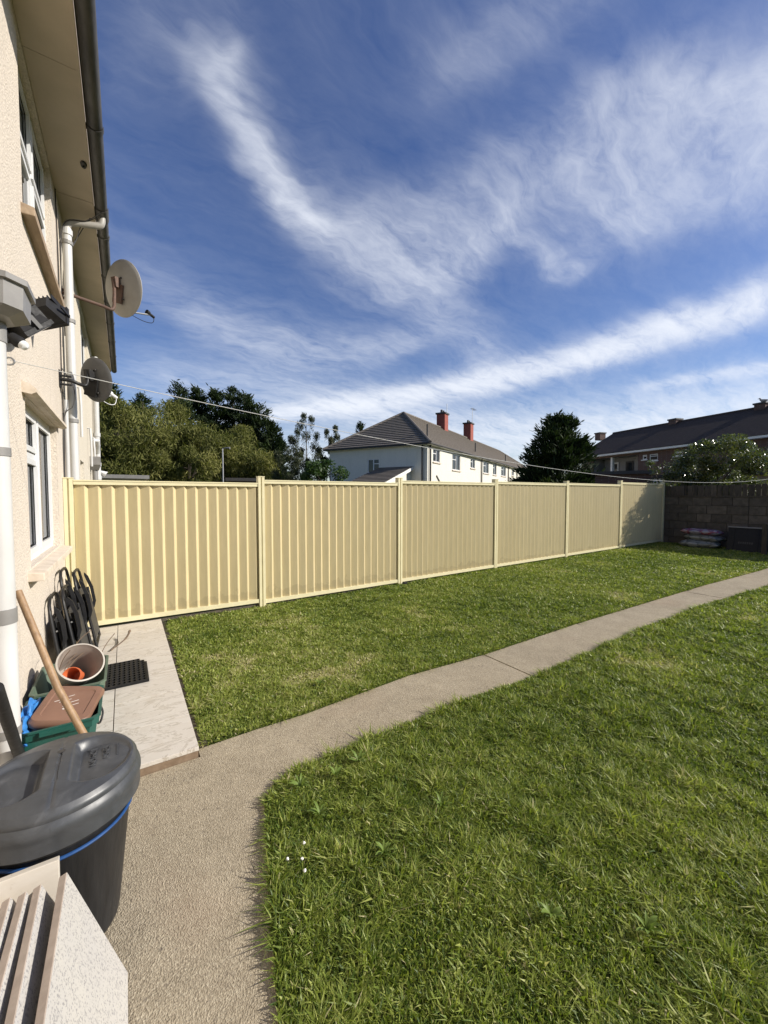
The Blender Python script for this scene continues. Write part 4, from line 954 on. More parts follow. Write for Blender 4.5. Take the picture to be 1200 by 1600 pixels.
# folded chairs
def folded_chair(label, y0, wd, xb, xt, ht, tilt):
    o = thing('folded_chair', (xb, y0 + wd / 2, PT), label, 'folding chair', 'folded garden chairs against the wall')
    ez = Vector((xt - xb, tilt, ht)); L = ez.length; ez.normalize(); ey = Vector((0, 1, 0)); ey = (ey - ez * ey.dot(ez)).normalized(); ex = ey.cross(ez).normalized()
    Mx = Matrix((ex, ey, ez)).transposed().to_4x4(); Mx.translation = Vector((xb, y0, PT))
    def T(x, y, z): return tuple(Mx @ Vector((x, y, z)))
    r = .0125
    # outer loop frame with a rounded top
    pts = [T(0, 0, .0), T(0, 0, L - .12), T(0, .03, L - .045), T(0, .09, L - .008), T(0, .16, L), T(0, wd - .16, L), T(0, wd - .09, L - .008), T(0, wd - .03, L - .045), T(0, wd, L - .12), T(0, wd, 0)]
    MB().tube(pts, r, 8).build('back_frame', MT['blackmetal'], o, smooth=True)
    MB().tube([T(.035, .03, 0.02), T(.035, .03, L * .72)], r, 8).build('leg', MT['blackmetal'], o, smooth=True)
    MB().tube([T(.035, wd - .03, 0.02), T(.035, wd - .03, L * .72)], r, 8).build('leg', MT['blackmetal'], o, smooth=True)
    MB().tube([T(.035, .03, .03), T(.035, wd - .03, .03)], r * .9, 8).build('stretcher', MT['blackmetal'], o, smooth=True)
    m = MB(); m.box((.008, .02, L * .36), (.014, wd - .02, L - .17), 0, Mx); m.build('back_fabric', MT['fabric'], o)
    m = MB(); m.box((.040, .035, .09), (.046, wd - .035, L * .66), 0, Mx); m.build('seat_fabric', MT['fabric'], o)
    for y in (-.012, wd - .018):       # armrests folded flat
        m = MB(); prof = [(.05, L * .42), (.075, L * .50), (.08, L * .70), (.06, L * .86), (.035, L * .92), (.03, L * .88), (.052, L * .70), (.05, L * .52), (.035, L * .44)]
        n = len(prof); m.add([T(a_, y + dy, b_) for dy in (0, .03) for a_, b_ in prof], [tuple(range(n)), tuple(range(2 * n - 1, n - 1, -1))] + [(i, (i + 1) % n, (i + 1) % n + n, i + n) for i in range(n)])
        m.build('armrest', MT['black'], o)
    for y in (.0, wd):
        for z in (L * .3, L * .62): MB().lathe([(0, .0), (.008, 0), (.006, .006), (0, .007)], 8, Mx @ Matrix.Translation((.02, y, z)) @ Matrix.Rotation(rad(90 if y == 0 else -90), 4, 'X')).build('rivet', MT['steel'], o)
    return o
MT['fabric'] = mat('dark_mesh_fabric', (.022, .022, .023), (.036, .035, .034), 30, .55, bmp=.3, bscale=300, bdist=.001)
folded_chair('black folded garden chair nearest the wall and closest to the boxes', 4.02, .50, -.44, -.525, .66, .02)
folded_chair('black folded garden chair second from the boxes, leaning on the first', 4.14, .50, -.34, -.455, .70, .03)
folded_chair('black folded garden chair third from the boxes, its rounded frame tallest', 4.58, .50, -.40, -.51, .79, .02)
folded_chair('black folded garden chair outermost, nearest the fence', 4.66, .50, -.285, -.42, .76, .03)
# weeds and clover in the lawn
def leaf_mesh(L, w):
    m = MB(); n = 5; V = []
    for i in range(n + 1):
        t = i / n; ww = w * math.sin(math.pi * min(.98, .12 + .86 * t)) ** .8; x = L * t * (1 - .12 * t); z = .35 * L * math.sin(math.pi * .62 * t) * (1 - .25 * t)
        V += [(x, -ww, z + .15 * ww), (x, 0, z - .1 * ww), (x, ww, z + .15 * ww)]
    for i in range(n):
        for k in (0, 1): m.add([], []); m.f.append((i * 3 + k, i * 3 + k + 1, i * 3 + k + 4, i * 3 + k + 3)); m.mi.append(0)
    m.v = V; me = m.mesh('leaf', (0, 0, 0), [MT['weed']], smooth=True)
    at = me.attributes.new('tint', 'FLOAT', 'POINT'); at.data.foreach_set('value', [random.random()] * len(me.vertices)); return me
leafs = [leaf_mesh(.10, .011), leaf_mesh(.085, .014), leaf_mesh(.07, .009)]
WEEDS = [((525, 1222), 'leafy green weed rosette at the lawn corner beside the bend of the path'), ((500, 1285), 'leafy weed rosette below the one at the lawn corner'), ((600, 1345), 'broad leaved weed above the dry patch in the front lawn'), ((470, 1240), 'small weed nearest the bend of the path'), ((560, 1200), 'weed growing along the path edge right of the bend'), ((690, 1270), 'weed rosette in the middle of the front lawn'), ((860, 1445), 'weed tuft low on the right of the front lawn'), ((1010, 1470), 'weed rosette furthest right in the foreground grass'), ((500, 1075), 'weed tuft in the back lawn near the path')]
for (p, lb) in WEEDS:
    g = ong(*p); o = thing('broadleaf_weed', (g[0], g[1], g[2] + .012), lb, 'weed', 'weeds in the lawn')
    n = random.randint(11, 15)
    for k in range(n):
        c = bpy.data.objects.new('leaf', random.choice(leafs)); COL.objects.link(c); c.parent = o; s = random.uniform(.5, .85); c.scale = (s, s * .8, s)
        c.rotation_euler = (random.uniform(-.2, .2), random.uniform(-.55, -.05), 2 * math.pi * k / n + random.uniform(-.3, .3)); c.location = (0, 0, .024)
for p, lb in (((448, 1363), 'tiny white clover flower nearest the path edge, leftmost of the four'), ((471, 1363), 'tiny white clover flower in the middle of the four by the path'), ((475, 1382), 'tiny white clover flower lowest of the four by the path edge'), ((474, 1337), 'tiny white clover flower topmost of the four by the path edge')):
    g = ong(*p); o = thing('clover_flower', tuple(g), lb, 'flower', 'clover flowers by the path edge')
    MB().tube([(g[0], g[1], g[2]), (g[0] + .004, g[1], g[2] + .05)], .0012, 5).build('stalk', MT['weed'], o)
    b = bmesh.new(); bmesh.ops.create_icosphere(b, subdivisions=2, radius=.0065)
    for v in b.verts: v.co *= random.uniform(.8, 1.15)
    me = bpy.data.meshes.new('flower_head'); b.to_mesh(me); b.free(); me.materials.append(MT['white']); link_mesh('flower_head', me, None, o, org=(g[0] + .004, g[1], g[2] + .056))
# ------------------------------------------------------------------ far end of the garden
BX = 13.86
bw = thing('block_wall', (BX, 2, 0), 'old grey concrete block wall topped with short weathered boards across the far end', 'wall')
zb0 = gz(BX) - .03
bx((BX + .02, -4.2, zb0 - .1), (BX + .10, 5.78, zb0 + 6 * .238)).build('mortar_core', MT['blockmortar'], bw)
def block_mesh(L):
    m = MB(); m.box((0, 0, 0), (.12, L, .226)); me = m.mesh('block', (0, 0, 0), [MT['block']], bev=.008); return me
bm1 = {L: block_mesh(L) for L in (.445, .33, .22)}
for row in range(6):
    y = 5.78 - (0 if row % 2 == 0 else .225)
    while y > -4.1:
        L = random.choice((.445, .445, .445, .33)) if y > -3 else .445
        o = bpy.data.objects.new('block', bm1[L]); COL.objects.link(o); o.parent = bw
        o.location = Vector((BX + random.uniform(-.008, .006), y - L, zb0 + row * .238 + random.uniform(-.003, .003))) - Vector(ORG[bw.name]); o.rotation_euler = (random.uniform(-.004, .004), random.uniform(-.006, .006), random.uniform(-.01, .01))
        y -= L + .012
zt = zb0 + 6 * .238 + .002
bx((BX - .015, -4.2, zt), (BX + .13, 5.74, zt + .035)).build('ledge_rail', MT['greywood'], bw)
bm2 = [MB().box((0, 0, 0), (.022, w, .30)).mesh('board', (0, 0, 0), [MT['greywood']], bev=.003) for w in (.10, .13, .155)]
y = 5.72; k = 0
while y > -4.1:
    w = random.choice((0, 1, 2)); W_ = (.10, .13, .155)[w]
    o = bpy.data.objects.new('board', bm2[w]); COL.objects.link(o); o.parent = bw
    o.location = Vector((BX + random.uniform(-.006, .03), y - W_, zt + .036)) - Vector(ORG[bw.name]); o.rotation_euler = (random.uniform(-.02, .02), 0, random.uniform(-.04, .04)); o.scale = (1, 1, random.uniform(.93, 1.04))
    y -= W_ + random.choice((.006, .012, .02)); k += 1
for y in (5.0, 3.1, 1.2, -.7, -2.6): bx((BX - .045, y - .04, zt + .03), (BX + .0, y + .04, zt + .33)).build('board_post', MT['greywood'], bw)
bx((BX + .06, -4.2, zt + .25), (BX + .10, 5.72, zt + .30)).build('back_rail', MT['greywood'], bw)
# line post
o = MB().box((12.84, 2.90, -.05), (12.93, 2.99, .88)).build('timber_post', MT['greywood'], org=(12.88, 2.95, 0), bev=.006); tag(o, 'short weathered timber post standing in the lawn beside the black crate', 'post')
o = MB().tube([(13.42, 2.95, 0), (13.42, 2.95, 2.06)], .025, 12).build('line_post', MT['steel'], org=(13.42, 2.95, 0), smooth=True); tag(o, 'grey metal post by the far wall holding the washing line', 'post')
# bags of compost
def sack(label, c, sx, sy, sz, mt, seed):
    b = bmesh.new(); bmesh.ops.create_cube(b, size=2); bmesh.ops.subdivide_edges(b, edges=b.edges, cuts=14, use_grid_fill=True); r = random.Random(seed)
    for v in b.verts:
        x, y, z = v.co; e = (1 - abs(x) ** 4 * .0) * (1 - .92 * max(abs(x), abs(y)) ** 5)
        k = .06 * math.sin(5 * x + seed) * math.cos(4 * y + 2 * seed) + .04 * math.sin(11 * y + 3 * x + seed)
        v.co = Vector((x * sx * (1 + .03 * math.sin(6 * y + seed)), y * sy * (1 + .04 * math.sin(5 * x + seed)), (z * e + k * (1 if z > 0 else .3)) * sz))
    me = bpy.data.meshes.new('compost_bag'); b.to_mesh(me); b.free(); me.materials.append(MT[mt]); me.polygons.foreach_set('use_smooth', [True] * len(me.polygons))
    o = link_mesh('compost_bag', me, None, org=c); tag(o, label, 'bag', 'bags by the far wall'); return o
zg = gz(13.2)
sack('pale plastic sack at the bottom of the bag pile by the block wall', (13.28, 4.35, zg + .12), .27, .42, .11, 'bag2', 1).rotation_euler = (0, 0, .1)
sack('crumpled pale sack in the middle of the bag pile by the block wall', (13.34, 4.28, zg + .29), .25, .40, .09, 'bag2', 3).rotation_euler = (.05, 0, -.12)
sack('red and purple printed sack on top of the bag pile by the block wall', (13.33, 4.33, zg + .44), .25, .43, .085, 'bag1', 5).rotation_euler = (.02, .06, .08)
# black crate leaning on its side
cr = thing('black_crate', (13.35, 3.40, zg), 'large black plastic crate leaning on its side against the block wall', 'crate')
Mx = Matrix.Translation((13.20, 3.40, zg + .02)) @ Matrix.Rotation(rad(15), 4, 'Y')
m = MB(); m.box((.0, -.36, .0), (.03, .36, .62), 0, Mx); m.build('base_panel', MT['black'], cr)
for lo, hi in (((.031, -.36, .585), (.40, .36, .62)), ((.031, -.36, 0), (.40, .36, .03)), ((.031, -.36, .031), (.40, -.33, .584)), ((.031, .33, .031), (.40, .36, .584))): MB().box(lo, hi, 0, Mx).build('side_panel', MT['black'], cr)
for y in (-.24, .24): MB().box((-.012, y - .015, .03), (-.001, y + .015, .59), 0, Mx).build('rib', MT['black'], cr)
MB().box((-.02, -.375, .605), (.06, .375, .635), 0, Mx).build('rim', MT['greyplastic'], cr)
m = MB()
for k in range(7): m.box((-.006, -.15 + .043 * k, .19), (-.001, -.12 + .043 * k, .245), 0, Mx)
m.build('worn_print', MT['cap'], cr)
# ------------------------------------------------------------------ trees
def leaf_cloud(P, size, tint, droop=.0, aspect=1.0, dirs=None, jitter=1.0):
    N = len(P)
    if dirs is None: A = rng.normal(0, 1, (N, 3))
    else: A = dirs + rng.normal(0, .35 * jitter, (N, 3))
    A[:, 2] -= droop; A /= np.linalg.norm(A, axis=1)[:, None] + 1e-9
    B = np.cross(A, rng.normal(0, 1, (N, 3))); B /= np.linalg.norm(B, axis=1)[:, None] + 1e-9
    s = size * rng.uniform(.6, 1.4, N)[:, None]
    V = np.stack([P - A * s, P + B * s / aspect * .5, P + A * s, P - B * s / aspect * .5], 1)
    idx = np.arange(N)[:, None] * 4 + np.array([0, 1, 2, 3])
    return V.reshape(-1, 3), idx, np.repeat(tint, 4)
def broad_tree(name, label, cat, base, H, R_, zlow, n_clump, n_leaf, size, mt, bark, droop=.3, aspect=2.0, seed=0, group='trees beyond the fence', flat=1.0, clumpr=.30, limb=1.0, xmin=None):
    r = np.random.default_rng(seed + 50); o = thing(name, tuple(base), label, cat, group)
    th = r.uniform(0, 2 * np.pi, n_clump); u_ = r.uniform(-1, 1, n_clump); rr = r.uniform(.35, 1.0, n_clump) ** .6
    C_ = np.stack([np.cos(th) * np.sqrt(1 - u_ ** 2) * R_ * rr, np.sin(th) * np.sqrt(1 - u_ ** 2) * R_ * rr * flat, (H + zlow) / 2 + u_ * (H - zlow) / 2 * rr], 1)
    cr_ = R_ * clumpr * r.uniform(.6, 1.35, n_clump)
    ci = r.integers(0, n_clump, n_leaf); d = r.normal(0, 1, (n_leaf, 3)); d /= np.linalg.norm(d, axis=1)[:, None]
    q = r.random(n_leaf) ** (.45); P = C_[ci] + d * (cr_[ci] * q)[:, None] * np.array([1, 1, .85])
    if droop > .5: P[:, 2] -= r.exponential(.10 * R_ * droop, n_leaf)
    P[:, 2] = np.clip(P[:, 2], zlow * .6, H * 1.02)
    if xmin is not None:
        lo = xmin - base[0]; P[:, 0] = np.where(P[:, 0] < lo, lo + (lo - P[:, 0]) * .4, P[:, 0])
    tint = np.clip(.45 + .25 * r.normal(0, 1, n_clump)[ci] + r.normal(0, .14, n_leaf), 0, 1)
    V, idx, tt = leaf_cloud(P, size, tint, droop, aspect)
    me = fast_mesh('crown', V + np.array(base), [idx], MT[mt], tt)
    me.transform(Matrix.Translation(-Vector(base))); link_mesh('crown', me, None, o)
    m = MB(); b = np.array(base); tr = max(.05, H * .022) * (.55 if limb < 1 else 1)
    m.tube(smooth_pts([b + (0, 0, -.1), b + (.1 * tr, 0, H * .3), b + (tr * .8, tr * .5, H * .62), b + (tr, tr, H * .88)], 4), [tr * (1 - .88 * k / 12) for k in range(13)], 8)
    for k in range(min(n_clump, 16)):
        s = b + np.array([0, 0, H * r.uniform(.2, .6)]); e_ = b + C_[k]
        m.tube([s, s * .5 + e_ * .5 + np.array([0, 0, .05 * H]), e_], [tr * .45 * limb, tr * .28 * limb, tr * .08], 5)
    m.build('trunk', MT[bark], o, smooth=True); return o
def conifer(name, label, base, H, R_, n_leaf, size, seed, group='conifers', mt='conifer', power=.75, low=.04, shag=.22):
    r = np.random.default_rng(seed + 900); o = thing(name, tuple(base), label, 'tree', group)
    nb_ = 150; bz = r.uniform(low, 1, nb_) ** .9; ba = r.uniform(0, 2 * np.pi, nb_); bl = R_ * ((1 - bz) ** power + .02) * r.uniform(1 - shag * 1.6, 1 + shag, nb_)
    bi = r.choice(nb_, n_leaf, p=(bl + .15 * R_) / (bl + .15 * R_).sum()); t = r.random(n_leaf) ** .55
    rise = .18 * bl[bi] * t ** 1.6 + .0
    sp = .10 * R_ * (1.15 - t)
    P = np.stack([np.cos(ba[bi]) * bl[bi] * t, np.sin(ba[bi]) * bl[bi] * t, bz[bi] * H * .96 + rise], 1) + r.normal(0, 1, (n_leaf, 3)) * (sp + .03 * R_)[:, None] * np.array([1, 1, .7])
    dirs = np.stack([np.cos(ba[bi]), np.sin(ba[bi]), .75 + .0 * t], 1)
    P[:, 2] = np.clip(P[:, 2], .1, H * 1.0)
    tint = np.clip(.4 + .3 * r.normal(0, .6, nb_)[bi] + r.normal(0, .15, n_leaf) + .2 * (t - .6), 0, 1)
    V, idx, tt = leaf_cloud(P, size, tint, 0, 2.4, dirs)
    me = fast_mesh('crown', V, [idx], MT[mt], tt); link_mesh('crown', me, None, o)
    MB().tube([np.array(base) + (0, 0, -.1), np.array(base) + (0, 0, H * .93)], [H * .022, H * .003], 8).build('trunk', MT['bark'], o); return o
def at(px, dist, z=0):
    p = ondepth(px, 774, dist); return np.array([p[0], p[1], z])
def hgt(py, dist, px=600):
    p = ondepth(px, py, dist); return p[2]
# left group: dark conifers behind, olive birches in front
for k, (px, top, dist, w, lb) in enumerate([
        (175, 606, 52, 2.4, 'dark conifer at the far left, half hidden by the dishes'), (225, 622, 54, 2.6, 'dark conifer second from left behind the olive trees'),
        (283, 603, 50, 2.3, 'dark conifer with a split top above the big olive tree'), (312, 609, 52, 2.2, 'dark conifer just right of the split topped one'),
        (340, 614, 51, 2.3, 'dark conifer in the middle of the row behind the olive trees'), (366, 612, 52, 2.4, 'dark pointed conifer fifth in the row behind the olive trees'),
        (384, 618, 50, 2.5, 'dark conifer second from the right end of the row'), (407, 636, 49, 2.6, 'dark conifer with shaggy shoulder near the right end of the row'), (424, 660, 47, 2.3, 'dark conifer at the right end of the row, lowest top')]):
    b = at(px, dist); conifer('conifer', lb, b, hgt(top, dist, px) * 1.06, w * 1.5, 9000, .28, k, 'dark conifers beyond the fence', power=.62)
for k, (px, top, dist, R_, nl, lb) in enumerate([
        (222, 617, 38, 4.3, 20000, 'big rounded olive green tree right of the satellite dishes'), (295, 648, 36, 3.0, 12000, 'olive green tree between the two rounded crowns'),
        (178, 640, 36, 2.6, 10000, 'olive green tree partly behind the house corner'), (375, 664, 39, 3.1, 13000, 'rounded olive green tree beside the lamp post')]):
    b = at(px, dist); broad_tree('olive_tree', lb, 'tree', b, hgt(top, dist, px) * (1.08 if k in (0, 2) else .97), R_ * 1.04, .3, 34, int(nl * 1.7), .19, 'willow', 'bark', droop=.9, aspect=3.2, seed=k, clumpr=.34)
for k, (px, top, dist, R_, lb) in enumerate([(478, 634, 34, 1.35, 'tall thin birch with airy drooping branches left of the white house'), (518, 660, 35, 1.0, 'smaller thin birch close to the white house roof'), (455, 690, 33, 1.3, 'low birch at the foot of the tall thin one')]):
    b = at(px, dist); broad_tree('birch_tree', lb, 'tree', b, hgt(top, dist, px), R_ * 1.2, .6, 30, 9500, .11, 'birch', 'bark', droop=1.6, aspect=2.6, seed=20 + k, clumpr=.22, limb=.35)
b = at(515, 24); broad_tree('leafy_bush', 'bright green bush showing above the fence left of the white house', 'bush', b, hgt(725, 24, 515) * 1.04, 1.75, .2, 18, 7500, .10, 'bush', 'bark', droop=.1, aspect=1.5, seed=31, group='bushes', flat=1)
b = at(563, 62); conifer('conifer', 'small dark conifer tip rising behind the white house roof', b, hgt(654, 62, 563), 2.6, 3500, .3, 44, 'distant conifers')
# big conifer on the right
b = at(872, 25); conifer('leylandii', 'broad dark green conifer between the white house and the brick flats', b, hgt(648, 25, 872), 2.9, 30000, .16, 70, 'broad conifer', power=.5, low=.0, shag=.12)
# glossy shrub behind the block wall
b = at(1108, 15.6); broad_tree('laurel_shrub', 'glossy leaved shrub shining above the block wall', 'shrub', b, hgt(692, 15.6, 1108) * 1.03, 1.38, 1.3, 54, 32000, .038, 'laurel', 'bark', droop=.1, aspect=1.5, seed=60, group='shrubs', clumpr=.24, xmin=14.15)
b = at(1040, 17.6); broad_tree('thin_shrub', 'sparse thin shrub left of the glossy one above the wall', 'shrub', b, hgt(704, 17.6, 1040), .85, .8, 12, 900, .06, 'laurel', 'bark', droop=.2, aspect=2, seed=61, group='shrubs', clumpr=.3)
# ------------------------------------------------------------------ white terrace behind the fence
U = Vector((.891, .454, 0)).normalized(); Vv = Vector((-U.y, U.x, 0)); c0 = onz(668, 692, 5.2)
O0 = Vector((c0[0], c0[1], 0))
MH = Matrix((U, Vv, Vector((0, 0, 1)))).transposed().to_4x4(); MH.translation = O0
LEN, WID, EAV = 42.2, 8.5, 5.2
wh = thing('white_terrace', tuple(O0), 'long white rendered terrace with grey hipped roof and two red chimneys', 'house')
def H(x, y, z): return tuple(MH @ Vector((x, y, z)))
wins = [(1.0, 2.33, 3.98, 4.92), (4.97, 6.9, 3.62, 4.95), (9.7, 11.1, 4.05, 4.95), (13.85, 15.9, 3.8, 4.98), (17.55, 19.1, 3.8, 4.98), (21.2, 23.6, 3.83, 4.98), (26.8, 28.2, 4.1, 5.0), (32.1, 34.6, 3.9, 4.98), (38.3, 41.2, 4.1, 5.0), (7.2, 8.3, 1.0, 2.2), (12.0, 13.6, 1.0, 2.2), (24.5, 26, 1.0, 2.2)]
m = MB()
def skin_local(m, holes, x0, x1, z0, z1, fn, depth=.12):
    X = sorted({x0, x1} | {h[0] for h in holes} | {h[1] for h in holes}); Z = sorted({z0, z1} | {h[2] for h in holes} | {h[3] for h in holes})
    for a, b in zip(X[:-1], X[1:]):
        for c, d in zip(Z[:-1], Z[1:]):
            if any(h[0] <= (a + b) / 2 <= h[1] and h[2] <= (c + d) / 2 <= h[3] for h in holes): continue
            m.add([fn(a, 0, c), fn(b, 0, c), fn(b, 0, d), fn(a, 0, d)], [(0, 1, 2, 3)])
    for (a, b, c, d) in holes:
        for q in (((a, c), (a, d)), ((b, c), (b, d)), ((a, c), (b, c)), ((a, d), (b, d))):
            (p1, p2), (p3, p4) = q; m.add([fn(p1, 0, p2), fn(p3, 0, p4), fn(p3, depth, p4), fn(p1, depth, p2)], [(0, 1, 2, 3)])
skin_local(m, wins, 0, LEN, -.2, EAV, lambda a, d, z: H(a, d, z))
gw = [(3.88, 4.93, 3.25, 4.30)]
skin_local(m, gw, 0, WID, -.2, EAV, lambda a, d, z: H(d, a, z))
m.add([H(LEN, 0, -.2), H(LEN, WID, -.2), H(LEN, WID, EAV), H(LEN, 0, EAV)], [(0, 1, 2, 3)]); m.add([H(0, WID, -.2), H(LEN, WID, -.2), H(LEN, WID, EAV), H(0, WID, EAV)], [(0, 1, 2, 3)])
m.build('wall', MT['housewhite'], wh)
def far_window(parent, fn, a, b, c, d, nmul, off=.07, F=.07, mt='upvc', sillm='stone'):
    m = MB()
    def bar(x0, x1, z0, z1, d0=off - .03, d1=off + .03):
        q = [(x0, d0, z0), (x1, d0, z0), (x1, d1, z0), (x0, d1, z0), (x0, d0, z1), (x1, d0, z1), (x1, d1, z1), (x0, d1, z1)]
        m.add([fn(*p) for p in q], [(0, 3, 2, 1), (4, 5, 6, 7), (0, 1, 5, 4), (1, 2, 6, 5), (2, 3, 7, 6), (3, 0, 4, 7)])
    bar(a, a + F, c, d); bar(b - F, b, c, d); bar(a + F, b - F, c, c + F); bar(a + F, b - F, d - F, d)
    for k in range(nmul):
        x = a + (b - a) * (k + 1) / (nmul + 1); bar(x - F / 2, x + F / 2, c + F, d - F)
    bar(a + F, a + (b - a) / (nmul + 1) - F / 2, c + (d - c) * .62, c + (d - c) * .62 + F * .8, off - .028, off + .028)
    w = m.build('window', MT[mt], parent)
    g = MB(); g.add([fn(a + .02, off + .012, c + .02), fn(b - .02, off + .012, c + .02), fn(b - .02, off + .012, d - .02), fn(a + .02, off + .012, d - .02)], [(0, 1, 2, 3)]); g.build('pane', MT['pane'], w)
    s = MB(); q = [(a - .08, -.08, c - .09), (b + .08, -.08, c - .09), (b + .08, off - .04, c - .09), (a - .08, off - .04, c - .09), (a - .08, -.08, c - .005), (b + .08, -.08, c - .005), (b + .08, off - .04, c - .005), (a - .08, off - .04, c - .005)]
    s.add([fn(*p) for p in q], [(0, 3, 2, 1), (4, 5, 6, 7), (0, 1, 5, 4), (1, 2, 6, 5), (2, 3, 7, 6), (3, 0, 4, 7)]); s.build('sill', MT[sillm], w)
fF = lambda a, d, z: H(a, d, z); fG = lambda a, d, z: H(d, a, z)
for k, (a, b, c, d) in enumerate(wins): far_window(wh, fF, a, b, c, d, 1)
far_window(wh, fG, *gw[0], 1)
# hipped roof in stepped courses
OV = .35; RZ = 8.5; mid = WID / 2; HIP = 4.7
ap1 = (HIP, mid, RZ); ap2 = (LEN - HIP, mid, RZ); e00 = (-OV, -OV, EAV - .02); e10 = (LEN + OV, -OV, EAV - .02); e11 = (LEN + OV, WID + OV, EAV - .02); e01 = (-OV, WID + OV, EAV - .02)
def courses(m, bl, br, tl, tr, n, step=.06):
    bl, br, tl, tr = map(Vector, (bl, br, tl, tr)); nr = (br - bl).cross(tl - bl).normalized()
    if nr.z < 0: nr = -nr
    for k in range(n):
        a, b = k / n, (k + 1) / n
        p = [bl.lerp(tl, a) + nr * step, br.lerp(tr, a) + nr * step, br.lerp(tr, b) + nr * .004, bl.lerp(tl, b) + nr * .004, bl.lerp(tl, a), br.lerp(tr, a)]
        m.add([H(*q) for q in p], [(0, 1, 2, 3), (4, 5, 1, 0)])
for (q, n) in (((e00, e10, ap1, ap2), 18), ((e01, e00, ap1, ap1), 18), ((e11, e01, ap2, ap1), 18), ((e10, e11, ap2, ap2), 18)):
    m = MB(); courses(m, q[0], q[1], q[2], q[3], n); o = m.build('roof_slope', MT['rooftile'], wh)
rt = MB()
for a, b in ((e00, ap1), (e01, ap1), (ap1, ap2), (e10, ap2)):
    A, B = Vector(H(*a)), Vector(H(*b)); n = max(2, int((B - A).length / .42))
    for k in range(n):
        p0 = A.lerp(B, k / n) + Vector((0, 0, .03)); p1 = A.lerp(B, (k + 1) / n) + Vector((0, 0, .05)); rt.tube([p0, p1], [.12, .105], 7)
rt.build('ridge_tiles', MT['rooftile'], wh)
m = MB()
for (x0, y0, x1, y1) in ((-OV, -OV, LEN + OV, -OV), (-OV, WID + OV, -OV, -OV)):
    A, B = Vector(H(x0, y0, EAV - .06)), Vector(H(x1, y1, EAV - .06)); m.tube([A, B], .065, 8)
m.build('gutter', MT['cap'], wh)
bxm = MB(); bxm.box((-OV + .03, -OV + .03, EAV - .12), (LEN + OV - .03, WID + OV - .03, EAV - .03), 0, MH); bxm.build('soffit', MT['white'], wh)
for x in (.30, 13.0, 24.6, 29.6, 37): MB().tube([H(x, -.10, EAV - .1), H(x, -.10, 0)], .06, 8).build('downpipe', MT['cap'], wh)
MB().tube([H(-.12, .35, EAV - .1), H(-.12, .35, 0)], .06, 8).build('downpipe', MT['cap'], wh)
for x in (1.1, 12.8, 25.5): MB().tube([H(x, .5, EAV), H(x, .5, EAV + 1.5)], .06, 8).build('vent_pipe', MT['cap'], wh)
def hitroof(px, py):     # where a line of sight meets the ridge plane
    d = ray(px, py); n = np.array([Vv.x, Vv.y]); o_ = np.array([O0.x, O0.y]) + n * mid - CAMP[:2]; t = (o_ @ n) / (d[:2] @ n); p = CAMP + d * t
    return (np.array([p[0] - O0.x, p[1] - O0.y]) @ np.array([U.x, U.y])), p[2]
for px0, px1, pt in ((684.5, 698, 642), (726.5, 737.5, 658)):
    a, zt_ = hitroof(px0, pt); b, _ = hitroof(px1, pt); w = (b - a); hw = min(.55, max(.4, w * .2)); cxx = (a + b) / 2
    ch = MB(); ch.box((cxx - hw, mid - .45, RZ - .6), (cxx + hw, mid + .45, zt_ - .18), 0, MH); c = ch.build('chimney', MT['chimney'], wh)
    cc = MB(); cc.box((cxx - hw - .1, mid - .55, zt_ - .178), (cxx + hw + .1, mid + .55, zt_ - .03), 0, MH); cc.build('chimney_cap', MT['cap'], c)
    for s in (-.25, .25): MB().lathe([(.0, 0), (.13, 0), (.11, .32), (.08, .32), (0, .30)], 10, MH @ Matrix.Translation((cxx + s, mid, zt_ - .03))).build('chimney_pot', MT['cap'], c)
    top = zt_ + (1.0 if px0 < 700 else 1.9)
    MB().tube([H(cxx + hw, mid - .3, zt_ - .6), H(cxx + hw, mid - .3, top)], .03, 6).build('aerial_mast', MT['steel'], c)
    if px0 > 700:
        am = MB(); am.tube([H(cxx + hw - .3, mid - .3, top - .1), H(cxx + hw + 1.1, mid - .3, top - .1)], .02, 5)
        for k in range(6): am.tube([H(cxx + hw - .2 + .25 * k, mid - .3 - .25, top - .1), H(cxx + hw - .2 + .25 * k, mid - .3 + .25, top - .1)], .012, 4)
        am.build('aerial', MT['steel'], c)
# items on the white wall
for x, z in ((7.9, 1.9), (10.6, 1.95), (12.2, 2.0), (14.6, 2.0)): MB().box((x - .45, -.25, z - .1), (x + .45, -.01, z + .55), 0, MH).build('wall_box', MT['cap'], wh)
MB().tube([H(1.6, -.03, 3.0), H(2.6, -.03, 2.3), H(3.2, -.03, 1.9)], .06, 6).build('waste_pipe', MT['greyplastic'], wh)
